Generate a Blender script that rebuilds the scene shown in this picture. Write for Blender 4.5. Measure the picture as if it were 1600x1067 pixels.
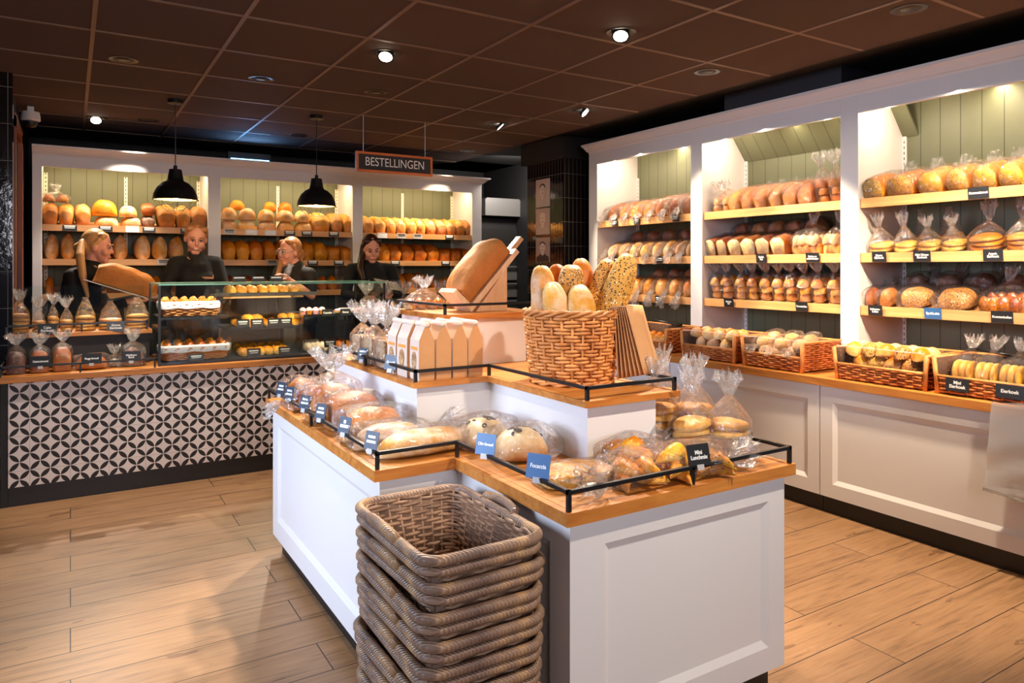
import bpy, math, random
from mathutils import Vector, Matrix, Euler, noise
PI = math.pi; R = math.radians
scene = bpy.context.scene
C = scene.collection
for o in list(bpy.data.objects): bpy.data.objects.remove(o)
random.seed(7)

# ------------------------------------------------------------------ camera
FPX, UC, VC, HC = 1120.0, 800.0, 418.0, 1.357
YAW = math.atan(690 / 1120.0); SN, CS = math.sin(YAW), math.cos(YAW)
cd = bpy.data.cameras.new('camera'); cam = bpy.data.objects.new('camera', cd); C.objects.link(cam)
cam.location = (0, 0, HC); cam.rotation_euler = (PI / 2, 0, -YAW)
cd.sensor_width = 36; cd.lens = 36 * FPX / 1600; cd.shift_y = -(533.5 - VC) / 1600
cd.clip_start = 0.05; cd.clip_end = 60
scene.camera = cam
def ray(u, v):
    a = (u - UC) / FPX
    return (SN + CS * a, CS - SN * a, (VC - v) / FPX)
def atz(u, v, z):
    d = ray(u, v); t = (z - HC) / d[2]; return Vector((d[0] * t, d[1] * t, z))
def atx(u, v, x):
    d = ray(u, v); t = x / d[0]; return Vector((x, d[1] * t, HC + d[2] * t))
def aty(u, v, y):
    d = ray(u, v); t = y / d[1]; return Vector((d[0] * t, y, HC + d[2] * t))

# ------------------------------------------------------------------ world, exposure, assumed daylight, big lights
scene.view_settings.view_transform = 'Standard'; scene.view_settings.look = 'None'
scene.view_settings.exposure = 0.45; scene.view_settings.gamma = 1.0
scene.view_settings.use_curve_mapping = False
scene.cycles.transparent_max_bounces = 24; scene.cycles.max_bounces = 7
scene.cycles.diffuse_bounces = 3; scene.cycles.glossy_bounces = 3; scene.cycles.transmission_bounces = 6
scene.cycles.sample_clamp_indirect = 4.0; scene.cycles.caustics_reflective = False; scene.cycles.caustics_refractive = False
w = bpy.data.worlds.new('world'); scene.world = w; w.use_nodes = True
w.node_tree.nodes['Background'].inputs[0].default_value = (0.50, 0.64, 1.0, 1)
w.node_tree.nodes['Background'].inputs[1].default_value = 0.07
def light(name, kind, loc, aim, energy, col, size=0.1, size_y=None, spot=None, blend=0.5, shadow_soft=None):
    l = bpy.data.lights.new(name, kind); l.energy = energy; l.color = col
    if kind == 'AREA':
        l.shape = 'RECTANGLE'; l.size = size; l.size_y = size_y or size
    else:
        l.shadow_soft_size = size
    if kind == 'SPOT': l.spot_size = R(spot or 60); l.spot_blend = blend
    o = bpy.data.objects.new(name, l); C.objects.link(o); o.location = loc
    o.rotation_euler = (Vector(aim) - Vector(loc)).to_track_quat('-Z', 'Y').to_euler()
    return o
DAY = (0.62, 0.76, 1.0); WARM = (1.0, 0.86, 0.70); STRIP = (1.0, 0.80, 0.47)
light('assumed_window_daylight', 'AREA', (-2.6, 2.9, 1.7), (1.0, 2.75, 0.70), 25, DAY, 1.8, 1.4).data.spread = R(58)  # added area light for an assumed window; no window is built
light('assumed_front_daylight', 'AREA', (0.6, -2.6, 2.0), (0.9, 4.0, 1.0), 21, (0.94, 0.92, 1.0), 2.6, 1.0).data.spread = R(95)  # added area light for an assumed, unbuilt shop front behind the camera

# ------------------------------------------------------------------ mesh helpers
class MB:
    def __init__(s): s.v = []; s.f = []; s.m = []
    def add(s, vs, fs, m=0):
        n = len(s.v); s.v += [tuple(x) for x in vs]; s.f += [tuple(i + n for i in f) for f in fs]; s.m += [m] * len(fs)
        return s
    def box(s, x0, x1, y0, y1, z0, z1, m=0, mat=None):
        vs = [Vector((x, y, z)) for x in (x0, x1) for y in (y0, y1) for z in (z0, z1)]
        if mat: vs = [mat @ v for v in vs]
        return s.add(vs, [(0, 1, 3, 2), (4, 6, 7, 5), (0, 4, 5, 1), (2, 3, 7, 6), (0, 2, 6, 4), (1, 5, 7, 3)], m)
    def loft(s, rings, m=0, cap0=True, cap1=True, closed=True):
        n = len(rings[0]); vs = [p for r in rings for p in r]; fs = []
        for i in range(len(rings) - 1):
            for j in range(n if closed else n - 1):
                k = (j + 1) % n
                fs.append((i * n + j, i * n + k, (i + 1) * n + k, (i + 1) * n + j))
        if cap0: fs.append(tuple(reversed(range(n))))
        if cap1: fs.append(tuple(range((len(rings) - 1) * n, len(rings) * n)))
        return s.add(vs, fs, m)
    def tube(s, pts, r, n=6, m=0, closed=False, rr=None, flat=None, up=None):
        pts = [Vector(p) for p in pts]; N = len(pts); rings = []; prev = None
        for i, p in enumerate(pts):
            a = pts[(i - 1) % N] if (closed or i > 0) else p
            b = pts[(i + 1) % N] if (closed or i < N - 1) else p
            t = (b - a).normalized() if (b - a).length > 1e-9 else Vector((0, 0, 1))
            ref = up if up is not None else (prev if prev is not None else (Vector((0, 0, 1)) if abs(t.z) < .9 else Vector((1, 0, 0))))
            x = ref - t * ref.dot(t)
            if x.length < 1e-6: x = t.orthogonal()
            x.normalize(); y = t.cross(x); prev = x
            rad = rr[i] if rr else r; fx, fy = flat if flat else (1, 1)
            rings.append([p + x * (math.cos(2 * PI * k / n) * rad * fx) + y * (math.sin(2 * PI * k / n) * rad * fy) for k in range(n)])
        if closed: rings.append(rings[0])
        return s.loft(rings, m, not closed, not closed)
    def lathe(s, prof, n=24, m=0, c=(0, 0, 0), cap0=False, cap1=False):
        rings = [[Vector((c[0] + r * math.cos(2 * PI * k / n), c[1] + r * math.sin(2 * PI * k / n), c[2] + z)) for k in range(n)] for r, z in prof]
        return s.loft(rings, m, cap0, cap1)
    def ell(s, c, rad, n=14, k=9, m=0, rot=None):
        rings = []
        for i in range(k + 1):
            a = -PI / 2 + PI * i / k; z = math.sin(a); q = max(math.cos(a), 1e-3)
            ring = []
            for j in range(n):
                p = Vector((rad[0] * q * math.cos(2 * PI * j / n), rad[1] * q * math.sin(2 * PI * j / n), rad[2] * z))
                if rot: p = rot @ p
                ring.append(p + Vector(c))
            rings.append(ring)
        return s.loft(rings, m)
    def prism(s, poly, z0, z1, m=0):
        n = len(poly)
        vs = [(x, y, z0) for x, y in poly] + [(x, y, z1) for x, y in poly]
        fs = [(i, (i + 1) % n, n + (i + 1) % n, n + i) for i in range(n)] + [tuple(range(n - 1, -1, -1)), tuple(range(n, 2 * n))]
        return s.add(vs, fs, m)
    def xf(s, mat):
        s.v = [tuple(mat @ Vector(p)) for p in s.v]; return s
    def mesh(s, name, mats, smooth=True, auto=None):
        me = bpy.data.meshes.new(name); me.from_pydata(s.v, [], s.f)
        for m in (mats if isinstance(mats, (list, tuple)) else [mats]): me.materials.append(m)
        me.polygons.foreach_set('material_index', s.m)
        me.polygons.foreach_set('use_smooth', [smooth] * len(s.f))
        me.update()
        if smooth and auto: me.set_sharp_from_angle(angle=R(auto))
        return me
def obj(name, me, parent=None, loc=(0, 0, 0), rot=(0, 0, 0), scale=(1, 1, 1)):
    o = bpy.data.objects.new(name, me); C.objects.link(o)
    if parent: o.parent = parent
    o.location = loc; o.rotation_euler = rot; o.scale = scale
    return o
def part(name, mb, mats, parent=None, smooth=False, auto=None, **k):
    return obj(name, mb.mesh(name, mats, smooth, auto), parent, **k)
def tag(o, label, cat, group=None):
    o['label'] = label; o['category'] = cat
    if group: o['group'] = group
    return o
def thing(name, label, cat, loc=(0, 0, 0), rot=(0, 0, 0), group=None):
    o = bpy.data.objects.new(name, None); C.objects.link(o); o.location = loc; o.rotation_euler = rot
    o.empty_display_size = .05
    return tag(o, label, cat, group)
def struct(name, mb, mats, smooth=False):
    o = part(name, mb, mats, None, smooth); o['kind'] = 'structure'; return o
def bevel(o, wd=.003, seg=2):
    b = o.modifiers.new('bevel', 'BEVEL'); b.width = wd; b.segments = seg; b.limit_method = 'ANGLE'; b.angle_limit = R(40); return o
ORD = ['first', 'second', 'third', 'fourth', 'fifth', 'sixth', 'seventh', 'eighth', 'ninth', 'tenth', 'eleventh', 'twelfth', 'thirteenth', 'fourteenth', 'fifteenth', 'sixteenth', 'seventeenth', 'eighteenth', 'nineteenth', 'twentieth']

# ------------------------------------------------------------------ materials
def srgb(r, g, b):
    f = lambda c: (c / 255 / 12.92) if c / 255 <= .04045 else ((c / 255 + .055) / 1.055) ** 2.4
    return (f(r), f(g), f(b), 1)
class NT:
    def __init__(s, name):
        s.m = bpy.data.materials.new(name); s.m.use_nodes = True; s.t = s.m.node_tree; s.n = s.t.nodes; s.n.clear()
        s.out = s.n.new('ShaderNodeOutputMaterial')
    def new(s, ty, ins=None, **pr):
        n = s.n.new('ShaderNode' + ty)
        for k, v in pr.items(): setattr(n, k, v)
        for k, v in (ins or {}).items(): s.set(n.inputs[k], v)
        return n
    def set(s, inp, v):
        if isinstance(v, bpy.types.NodeSocket): s.t.links.new(v, inp)
        elif isinstance(v, bpy.types.Node): s.t.links.new(v.outputs[0], inp)
        else: inp.default_value = v
    def math(s, op, a, b=0.0, c=0.0):
        n = s.new('Math', {0: a, 1: b, 2: c}, operation=op); return n.outputs[0]
    def mix(s, fac, a, b, blend='MIX'):
        n = s.new('Mix', data_type='RGBA', blend_type=blend)
        s.set(n.inputs[0], fac); s.set(n.inputs[6], a); s.set(n.inputs[7], b); return n.outputs[2]
    def ramp(s, fac, stops):
        n = s.new('ValToRGB', {0: fac}); e = n.color_ramp.elements
        while len(e) < len(stops): e.new(.5)
        for i, (p, c) in enumerate(stops): e[i].position = p; e[i].color = c if len(c) == 4 else (*c, 1)
        return n.outputs[0]
    def coord(s, which='Object', scale=(1, 1, 1), rot=(0, 0, 0), rnd=False):
        tc = s.new('TexCoord'); v = tc.outputs[which]
        if rnd:
            oi = s.new('ObjectInfo'); v = s.new('VectorMath', {0: v, 1: s.new('VectorMath', {0: oi.outputs['Random'], 1: (37, 91, 53)}, operation='MULTIPLY').outputs[0]}, operation='ADD').outputs[0]
        return s.new('Mapping', {0: v, 2: rot, 3: scale}).outputs[0]
    def noise(s, vec, scale=5, detail=4, rough=.55, dist=0):
        return s.new('TexNoise', {'Vector': vec, 'Scale': scale, 'Detail': detail, 'Roughness': rough, 'Distortion': dist})
    def bsdf(s, col, rough=.5, metal=0, spec=.5, nrm=None, emit=None, es=0, coat=0, sss=0):
        b = s.new('BsdfPrincipled'); s.set(b.inputs['Base Color'], col); s.set(b.inputs['Roughness'], rough)
        s.set(b.inputs['Metallic'], metal); s.set(b.inputs['Specular IOR Level'], spec)
        if nrm is not None: s.set(b.inputs['Normal'], nrm)
        if emit: b.inputs['Emission Color'].default_value = emit; b.inputs['Emission Strength'].default_value = es
        if coat: b.inputs['Coat Weight'].default_value = coat; b.inputs['Coat Roughness'].default_value = .08
        s.t.links.new(b.outputs[0], s.out.inputs[0]); return b
    def bump(s, h, strength=.3, dist=.01):
        return s.new('Bump', {'Strength': strength, 'Distance': dist, 'Height': h}).outputs[0]
def flat(name, col, rough=.5, metal=0, spec=.5, bump=None, emit=None, es=0, coat=0, var=0):
    t = NT(name); c = col; nr = None
    if var or bump:
        v = t.coord(); nz = t.noise(v, (bump or (12, 0))[0])
        if var: c = t.mix(nz.outputs[0], tuple(x * (1 - var) for x in col[:3]) + (1,), tuple(min(1, x * (1 + var)) for x in col[:3]) + (1,))
        if bump: nr = t.bump(nz.outputs[0], bump[1], .002)
    t.bsdf(c, rough, metal, spec, nr, emit, es, coat); return t.m
WHITE = flat('white_paint', srgb(222, 218, 217), .38, bump=(60, .04))
WHITEBACK = flat('cream_paint', srgb(240, 224, 200), .45)
BLACK = flat('black_metal', (.008, .008, .009, 1), .35)
MATTBLACK = flat('black_matt', (.012, .011, .011, 1), .6)
DARK = flat('dark_wall', (.006, .006, .007, 1), .7)
KICK = flat('black_kick', (.010, .008, .008, 1), .45)
STEEL = flat('brushed_steel', (.46, .45, .44, 1), .34, .75, bump=(90, .05))
GLOW = flat('lamp_glow', (1, .9, .75, 1), .5, emit=(1, .86, .66, 1), es=14)
BULB = flat('bulb_glow', (1, .85, .6, 1), .5, emit=(1, .72, .38, 1), es=10)
BLUEGLOW = flat('blue_glow', (.2, .5, 1, 1), .5, emit=(.18, .5, 1, 1), es=6)
INK = flat('white_ink', (.88, .88, .86, 1), .5)
CARD = flat('black_card', (.012, .012, .013, 1), .4)
BLUECARD = flat('blue_card', srgb(46, 96, 150), .4)
SLATE = flat('slate_card', srgb(32, 44, 66), .4)
GREYCARD = flat('grey_card', srgb(176, 172, 170), .4)
LINEN = flat('white_cloth', srgb(226, 226, 232), .8, bump=(40, .3))
def wood(name, c1, c2, axis=0, scale=1.0, rough=.42, streak=1.0):
    t = NT(name); sc = [14, 14, 14]; sc[axis] = 1.1
    v = t.coord('Object', tuple(x * scale for x in sc)); n1 = t.noise(v, 2.2, 5, .6, .6); n2 = t.noise(v, 9, 3, .6)
    f = t.math('ADD', t.math('MULTIPLY', n1.outputs[0], .75), t.math('MULTIPLY', n2.outputs[0], .25))
    c = t.ramp(f, [(.35, c1), (.65, c2)])
    t.bsdf(c, rough, 0, .5, t.bump(f, .08, .002)); return t.m
OAKX = wood('oak_along_x', srgb(166, 94, 34), srgb(206, 136, 62), 0)
OAKY = wood('oak_along_y', srgb(166, 94, 34), srgb(206, 136, 62), 1)
PALEX = wood('pale_wood_x', srgb(196, 134, 76), srgb(218, 162, 104), 0)
PALEY = wood('pale_wood_y', srgb(196, 134, 76), srgb(218, 162, 104), 1)
BEECH = wood('beech', srgb(206, 158, 116), srgb(228, 186, 146), 2)
REDWOOD = wood('red_brown_wood', srgb(120, 56, 22), srgb(150, 76, 34), 2)
def floor_mat():
    t = NT('oak_floor'); v = t.coord('Object')
    br = t.new('TexBrick', {'Vector': v, 'Scale': 1.0, 'Mortar Size': .0022, 'Mortar Smooth': .15, 'Bias': 0.0, 'Brick Width': 1.22, 'Row Height': .198,
                            'Color1': (0.15, .15, .15, 1), 'Color2': (.85, .85, .85, 1), 'Mortar': (.5, .5, .5, 1)}, offset=.38, offset_frequency=2)
    off = t.new('VectorMath', {0: v, 1: t.new('VectorMath', {0: br.outputs[0], 1: (9, 7, 3)}, operation='MULTIPLY').outputs[0]}, operation='ADD').outputs[0]
    gm = t.new('Mapping', {0: off, 3: (1.3, 13, 1)}).outputs[0]
    g1 = t.noise(gm, 1.7, 6, .62, 1.6); g2 = t.noise(t.new('Mapping', {0: off, 3: (2.5, 60, 1)}).outputs[0], 2, 3)
    kn = t.noise(t.new('Mapping', {0: off, 3: (2.2, 6, 1)}).outputs[0], 1.6, 3)
    f = t.math('ADD', t.math('MULTIPLY', g1.outputs[0], .7), t.math('MULTIPLY', g2.outputs[0], .3))
    c = t.ramp(f, [(.30, srgb(104, 76, 52)), (.47, srgb(150, 112, 78)), (.72, srgb(172, 132, 94))])
    c = t.mix(t.math('MULTIPLY', t.math('SUBTRACT', br.outputs[0], .5), .35), c, srgb(120, 84, 60))
    c = t.mix(t.math('MULTIPLY', t.math('GREATER_THAN', kn.outputs[0], .70), .55), c, srgb(92, 60, 40))
    c = t.mix(br.outputs['Fac'], c, srgb(40, 26, 20))
    h = t.math('SUBTRACT', f, t.math('MULTIPLY', br.outputs['Fac'], 2.0))
    t.bsdf(c, t.math('MULTIPLY_ADD', g1.outputs[0], .25, .28), 0, .45, t.bump(h, .12, .004)); return t.m
FLOORM = floor_mat()
def tile_pattern():
    t = NT('petal_tiles'); v = t.coord('Object'); s = t.new('SeparateXYZ', {0: v}); X, Z = s.outputs[0], s.outputs[2]
    a = .0494 * math.sqrt(2)
    p = t.math('MULTIPLY', t.math('ADD', X, Z), 1 / (math.sqrt(2) * a)); q = t.math('MULTIPLY', t.math('SUBTRACT', X, Z), 1 / (math.sqrt(2) * a))
    def lens(al, ac):
        ft = t.math('SUBTRACT', t.math('FRACT', al), .5); fd = t.math('ABSOLUTE', t.math('SUBTRACT', ac, t.math('ROUND', ac)))
        wd = t.math('SUBTRACT', t.math('SQRT', t.math('SUBTRACT', .5, t.math('MULTIPLY', ft, ft))), .5 + .030)
        return t.math('LESS_THAN', fd, wd)
    blk = t.math('MAXIMUM', lens(p, q), lens(q, p))
    T = .1976
    def seam(x, o): return t.math('LESS_THAN', t.math('ABSOLUTE', t.math('SUBTRACT', t.math('FRACT', t.math('MULTIPLY_ADD', x, 1 / T, o)), .5)), .0055)
    sm = t.math('MAXIMUM', seam(X, .5), seam(Z, .5))
    c = t.mix(blk, srgb(226, 216, 214), srgb(34, 28, 28)); c = t.mix(t.math('MULTIPLY', sm, .55), c, srgb(120, 110, 108))
    t.bsdf(c, .42, 0, .4); return t.m
TILEM = tile_pattern()
def planks(name, col, axis, pitch=.115):
    t = NT(name); v = t.coord('Object'); s = t.new('SeparateXYZ', {0: v})
    g = t.math('LESS_THAN', t.math('FRACT', t.math('MULTIPLY', s.outputs[axis], 1 / pitch)), .035)
    nz = t.noise(v, 6)
    c = t.mix(nz.outputs[0], tuple(x * .9 for x in col[:3]) + (1,), tuple(x * 1.1 for x in col[:3]) + (1,))
    c = t.mix(g, c, tuple(x * .25 for x in col[:3]) + (1,))
    t.bsdf(c, .5, 0, .4, t.bump(t.math('SUBTRACT', 1.0, g), .5, .004)); return t.m
GREEN = srgb(98, 100, 76)
GREENX = planks('green_boards_x', GREEN, 0); GREENY = planks('green_boards_y', GREEN, 1)
def glazed(name, axis, w=.046, h=.222):
    t = NT(name); v = t.coord('Object'); s = t.new('SeparateXYZ', {0: v})
    fx = t.math('FRACT', t.math('MULTIPLY', s.outputs[axis], 1 / w)); fz = t.math('FRACT', t.math('MULTIPLY', s.outputs[2], 1 / h))
    g = t.math('MAXIMUM', t.math('LESS_THAN', fx, .07), t.math('LESS_THAN', fz, .016))
    nz = t.noise(v, 22, 3)
    c = t.mix(g, (.010, .007, .006, 1), (.14, .13, .12, 1))
    hgt = t.math('ADD', t.math('MULTIPLY', nz.outputs[0], .6), t.math('MULTIPLY', g, -.6))
    t.bsdf(c, t.math('MULTIPLY_ADD', g, .5, .07), 0, .6, t.bump(hgt, .35, .004)); return t.m
GLAZEX = glazed('glazed_tiles_x', 0); GLAZEY = glazed('glazed_tiles_y', 1)
def ceil_mat():
    t = NT('ceiling_board'); v = t.coord('Object'); nz = t.noise(v, 240, 2)
    c = t.mix(nz.outputs[0], srgb(80, 68, 66), srgb(92, 78, 75)); t.bsdf(c, .9, 0, .2, t.bump(nz.outputs[0], .2, .001)); return t.m
CEILM = ceil_mat()
GRIDM = flat('ceiling_grid', srgb(118, 94, 80), .5)
def film(name='clear_film', milk=.022, gloss=1.0, bs=1.0):
    t = NT(name); v = t.coord('Object', rnd=True)
    n1 = t.noise(v, 26, 3, .6, 1.2); n2 = t.new('TexVoronoi', {'Vector': v, 'Scale': 34.0}, feature='F1')
    h = t.math('ADD', n1.outputs[0], t.math('MULTIPLY', n2.outputs[0], .5)); nr = t.bump(h, bs, .020)
    tr = t.new('BsdfTransparent', {0: (.97, .97, .97, 1)}); gl = t.new('BsdfAnisotropic', {0: (1, 1, 1, 1), 1: .13, 'Normal': nr})
    df = t.new('BsdfTranslucent', {0: (.95, .95, .97, 1)}); d2 = t.new('BsdfDiffuse', {0: (.95, .95, .97, 1)})
    ms = t.new('MixShader', {0: .5, 1: df, 2: d2}); m1 = t.new('MixShader', {0: milk, 1: tr, 2: ms})
    lw = t.new('LayerWeight', {0: .25, 'Normal': nr}); fac = t.math('MULTIPLY_ADD', lw.outputs[0], .5 * gloss, .075 * gloss)
    m2 = t.new('MixShader', {0: fac, 1: m1, 2: gl}); t.t.links.new(m2.outputs[0], t.out.inputs[0]); return t.m
FILM = film(); FILMTUFT = film('gathered_film', .13, 1.5)
FILMSHEET = film('stacked_film', .32, 1.8, .10)
def glass(name, tint=(.95, .98, .97, 1), edge=False):
    t = NT(name); tr = t.new('BsdfTransparent', {0: tint}); gl = t.new('BsdfAnisotropic', {0: (1, 1, 1, 1), 1: .03})
    lw = t.new('LayerWeight', {0: .18}); m = t.new('MixShader', {0: t.math('MULTIPLY_ADD', lw.outputs[0], .35, .02), 1: tr, 2: gl})
    t.t.links.new(m.outputs[0], t.out.inputs[0]); return t.m
GLASS = glass('clear_glass'); GREENGLASS = flat('glass_edge', (.22, .55, .42, 1), .15)
ACRYL = glass('clear_acrylic', (.97, .97, .97, 1))
def crust(name, top, side, speck=None, spot=.0, rough=.55, flour=0, nscale=9, bump=.35, coat=0):
    t = NT(name); v = t.coord('Object', rnd=True); oi = t.new('ObjectInfo')
    nm = t.new('SeparateXYZ', {0: t.new('TexCoord').outputs['Normal']})
    n1 = t.noise(v, nscale, 5, .6); n2 = t.noise(v, 70, 3, .6)
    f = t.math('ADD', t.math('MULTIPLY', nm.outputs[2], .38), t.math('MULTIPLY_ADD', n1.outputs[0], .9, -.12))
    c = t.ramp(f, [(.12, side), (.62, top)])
    dark = tuple(x * .55 for x in top[:3]) + (1,)
    c = t.mix(t.ramp(n1.outputs[0], [(.48, (0, 0, 0)), (.74, (.62, .62, .62))]), c, dark)
    c = t.mix(t.ramp(n2.outputs[0], [(.42, (0, 0, 0)), (.75, (.40, .40, .40))]), c, dark)
    if speck:
        vo = t.new('TexVoronoi', {'Vector': v, 'Scale': 120.0}); sel = t.math('LESS_THAN', vo.outputs[0], .36)
        sw = t.math('GREATER_THAN', t.new('SeparateColor', {0: vo.outputs[1]}).outputs[0], 1 - spot)
        c = t.mix(t.math('MULTIPLY', sel, sw), c, speck)
        sw2 = t.math('LESS_THAN', t.new('SeparateColor', {0: vo.outputs[1]}).outputs[1], spot * .08)
        c = t.mix(t.math('MULTIPLY', sel, sw2), c, (.80, .62, .38, 1))
    if flour:
        nf = t.noise(v, 14, 5, .7)
        c = t.mix(t.math('MULTIPLY', t.math('SMOOTH_MIN', t.math('MULTIPLY', t.math('SUBTRACT', nf.outputs[0], .42), 5.0), 1.0, .1), flour), c, (.86, .78, .66, 1))
    hs = t.new('HueSaturation', {'Hue': t.math('MULTIPLY_ADD', oi.outputs['Random'], .020, .4885), 'Saturation': 1.06, 'Value': t.math('MULTIPLY_ADD', oi.outputs['Random'], .36, .78), 'Color': c})
    h = t.math('ADD', n1.outputs[0], t.math('MULTIPLY', n2.outputs[0], .5))
    t.bsdf(hs.outputs[0], rough, 0, .4, t.bump(h, bump, .006), coat=coat); return t.m
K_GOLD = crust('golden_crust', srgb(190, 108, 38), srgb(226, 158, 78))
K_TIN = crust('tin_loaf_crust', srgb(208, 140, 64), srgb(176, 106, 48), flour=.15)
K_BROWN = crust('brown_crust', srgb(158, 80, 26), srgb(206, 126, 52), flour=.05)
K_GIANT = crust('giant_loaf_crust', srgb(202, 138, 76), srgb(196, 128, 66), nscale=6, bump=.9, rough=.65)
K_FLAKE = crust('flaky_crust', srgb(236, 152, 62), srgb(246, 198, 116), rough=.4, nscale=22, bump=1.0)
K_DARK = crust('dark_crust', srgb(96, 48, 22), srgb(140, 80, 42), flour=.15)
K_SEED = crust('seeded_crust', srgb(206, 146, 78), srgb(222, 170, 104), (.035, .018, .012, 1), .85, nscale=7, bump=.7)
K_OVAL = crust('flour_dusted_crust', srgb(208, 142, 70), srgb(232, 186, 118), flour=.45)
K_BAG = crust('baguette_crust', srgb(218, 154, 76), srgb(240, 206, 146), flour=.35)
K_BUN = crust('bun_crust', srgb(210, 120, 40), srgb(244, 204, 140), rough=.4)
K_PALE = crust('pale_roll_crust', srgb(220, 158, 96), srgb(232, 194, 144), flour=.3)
K_CAKE = crust('egg_cake_crust', srgb(240, 172, 84), srgb(246, 196, 116), rough=.5, bump=.2)
K_RAISIN = crust('raisin_crust', srgb(204, 126, 52), srgb(230, 180, 88), (.04, .02, .015, 1), .36)
K_OLIVE = crust('olive_loaf_crust', srgb(244, 212, 158), srgb(224, 152, 76), flour=.2)
K_PASTRY = crust('pastry_crust', srgb(214, 128, 44), srgb(240, 190, 104), rough=.4, bump=.6)
K_CHEESE = crust('cheese_crust', srgb(222, 146, 58), srgb(244, 206, 128), rough=.45, nscale=30, bump=.9)
K_CRUMB = crust('bread_crumb', srgb(238, 206, 150), srgb(232, 196, 134), bump=.7)
K_RCRUMB = crust('raisin_crumb', srgb(208, 156, 66), srgb(196, 142, 58), (.05, .025, .02, 1), .4, bump=.7)
K_SUGAR = crust('sugared_crust', srgb(238, 222, 200), srgb(226, 196, 160), bump=.6)
K_GLAZE = crust('glazed_bun_crust', srgb(170, 84, 28), srgb(214, 132, 58), (.04, .02, .015, 1), .25, rough=.25, coat=.4)
K_PINK = flat('pink_icing', srgb(240, 160, 170), .3); K_CREAM = flat('white_icing', srgb(246, 236, 220), .35)
K_NUTS = crust('granola', srgb(150, 92, 52), srgb(214, 178, 136), (.03, .02, .02, 1), .5, nscale=40, bump=1.0)
K_CRACK = crust('seed_cracker', srgb(206, 160, 110), srgb(214, 176, 128), (.10, .05, .03, 1), .6, nscale=40, bump=.9)
OLIVE = flat('olive_slice', (.02, .012, .01, 1), .4)
def wicker(name, c1, c2, rough=.5):
    t = NT(name); v = t.coord('Object'); n1 = t.noise(v, 16, 4, .6); n2 = t.noise(v, 120, 2)
    c = t.ramp(n1.outputs[0], [(.3, c1), (.7, c2)]); oi = t.new('ObjectInfo')
    hs = t.new('HueSaturation', {'Value': t.math('MULTIPLY_ADD', oi.outputs['Random'], .3, .85), 'Color': c})
    t.bsdf(hs.outputs[0], rough, 0, .45, t.bump(n2.outputs[0], .3, .002)); return t.m
W_HONEY = wicker('honey_wicker', srgb(172, 98, 42), srgb(222, 150, 82))
W_RED = wicker('red_brown_wicker', srgb(150, 72, 30), srgb(206, 126, 62))
W_GREY = wicker('grey_wicker', srgb(104, 78, 62), srgb(172, 134, 104))
W_DARK = flat('wicker_core', srgb(70, 42, 24), .8)
def wrapped():
    t = NT('wrapped_rattan'); v = t.coord('Object'); wv = t.new('TexWave', {'Vector': t.coord('Object', (1, 1, 0)), 'Scale': 60.0, 'Distortion': 1.2, 'Detail': 2.0, 'Detail Scale': .6}, wave_type='BANDS', bands_direction='DIAGONAL')
    n1 = t.noise(v, 10, 4)
    c = t.ramp(n1.outputs[0], [(.32, srgb(110, 84, 72)), (.52, srgb(150, 118, 96)), (.72, srgb(204, 158, 106))])
    c = t.mix(t.math('MULTIPLY', wv.outputs[1], .45), srgb(48, 34, 28), c) if False else t.mix(t.math('MULTIPLY', t.math('SUBTRACT', 1.0, wv.outputs[1]), .35), c, srgb(44, 30, 24))
    t.bsdf(c, .42, 0, .5, t.bump(wv.outputs[1], .6, .003)); return t.m
W_WRAP = wrapped()
PAPER = flat('kraft_paper', srgb(196, 142, 92), .75, bump=(30, .3), var=.08)
PAPERW = flat('pale_kraft_paper', srgb(214, 190, 172), .7, bump=(30, .3), var=.05)
SKIN = flat('skin', srgb(208, 146, 122), .5, spec=.4, var=.05)
SKINP = flat('lip', srgb(190, 104, 96), .45)
EYEW = flat('eye_white', (.75, .72, .70, 1), .3); EYED = flat('eye_dark', (.03, .02, .02, 1), .3)
BLOND = flat('blond_hair', srgb(196, 146, 92), .45, bump=(60, .6), var=.25)
DBLOND = flat('dark_blond_hair', srgb(160, 106, 60), .45, bump=(60, .6), var=.25)
BRUNET = flat('brunette_hair', srgb(46, 26, 18), .4, bump=(60, .6), var=.25)
SHIRT = flat('black_shirt', (.010, .0095, .0095, 1), .75, spec=.2, bump=(14, .5))
SHIRTG = flat('charcoal_shirt', (.022, .020, .018, 1), .7, spec=.2, bump=(14, .5))
TRIMM = flat('tan_trim', srgb(176, 128, 88), .6)

# ================================================================== the setting
CZ = 2.53
struct('floor', MB().box(-3.2, 4.6, -3.0, 8.1, -.05, 0), FLOORM)
struct('ceiling', MB().box(-3.2, 3.66, -3.0, 7.22, CZ, CZ + .05), CEILM)
g = MB()
for i in range(-7, 5):
    x = 1.295 + .6 * i
    if x < 3.64: g.box(x - .010, x + .010, -3.0, 7.2, CZ - .004, CZ + .001)
for i in range(-8, 9):
    y = 2.30 + .6 * i
    if y < 7.2: g.box(-3.2, 3.64, y - .010, y + .010, CZ - .0035, CZ + .0015)
struct('trim_1', g, GRIDM)
struct('trim_2', MB().box(3.66, 4.6, -3.0, 8.1, CZ + .04, CZ + .1).box(-3.2, 4.6, 7.22, 8.1, CZ + .04, CZ + .1), DARK)
struct('wall_back', MB().box(-.5, 4.6, 8.0, 8.1, 0, CZ + .1), DARK)
struct('wall_right', MB().box(4.5, 4.6, -3.0, 8.0, 0, CZ + .1), DARK)
struct('wall_left', MB().box(-.45, -.33, 5.36, 8.0, 0, CZ + .05), DARK)
struct('wall_left_pier', MB().box(-1.1, -.297, 5.26, 5.36, 0, CZ), GLAZEX)
struct('wall_pillar', MB().box(3.845, 4.5, 5.35, 5.95, 0, CZ + .04), GLAZEY)
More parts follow.
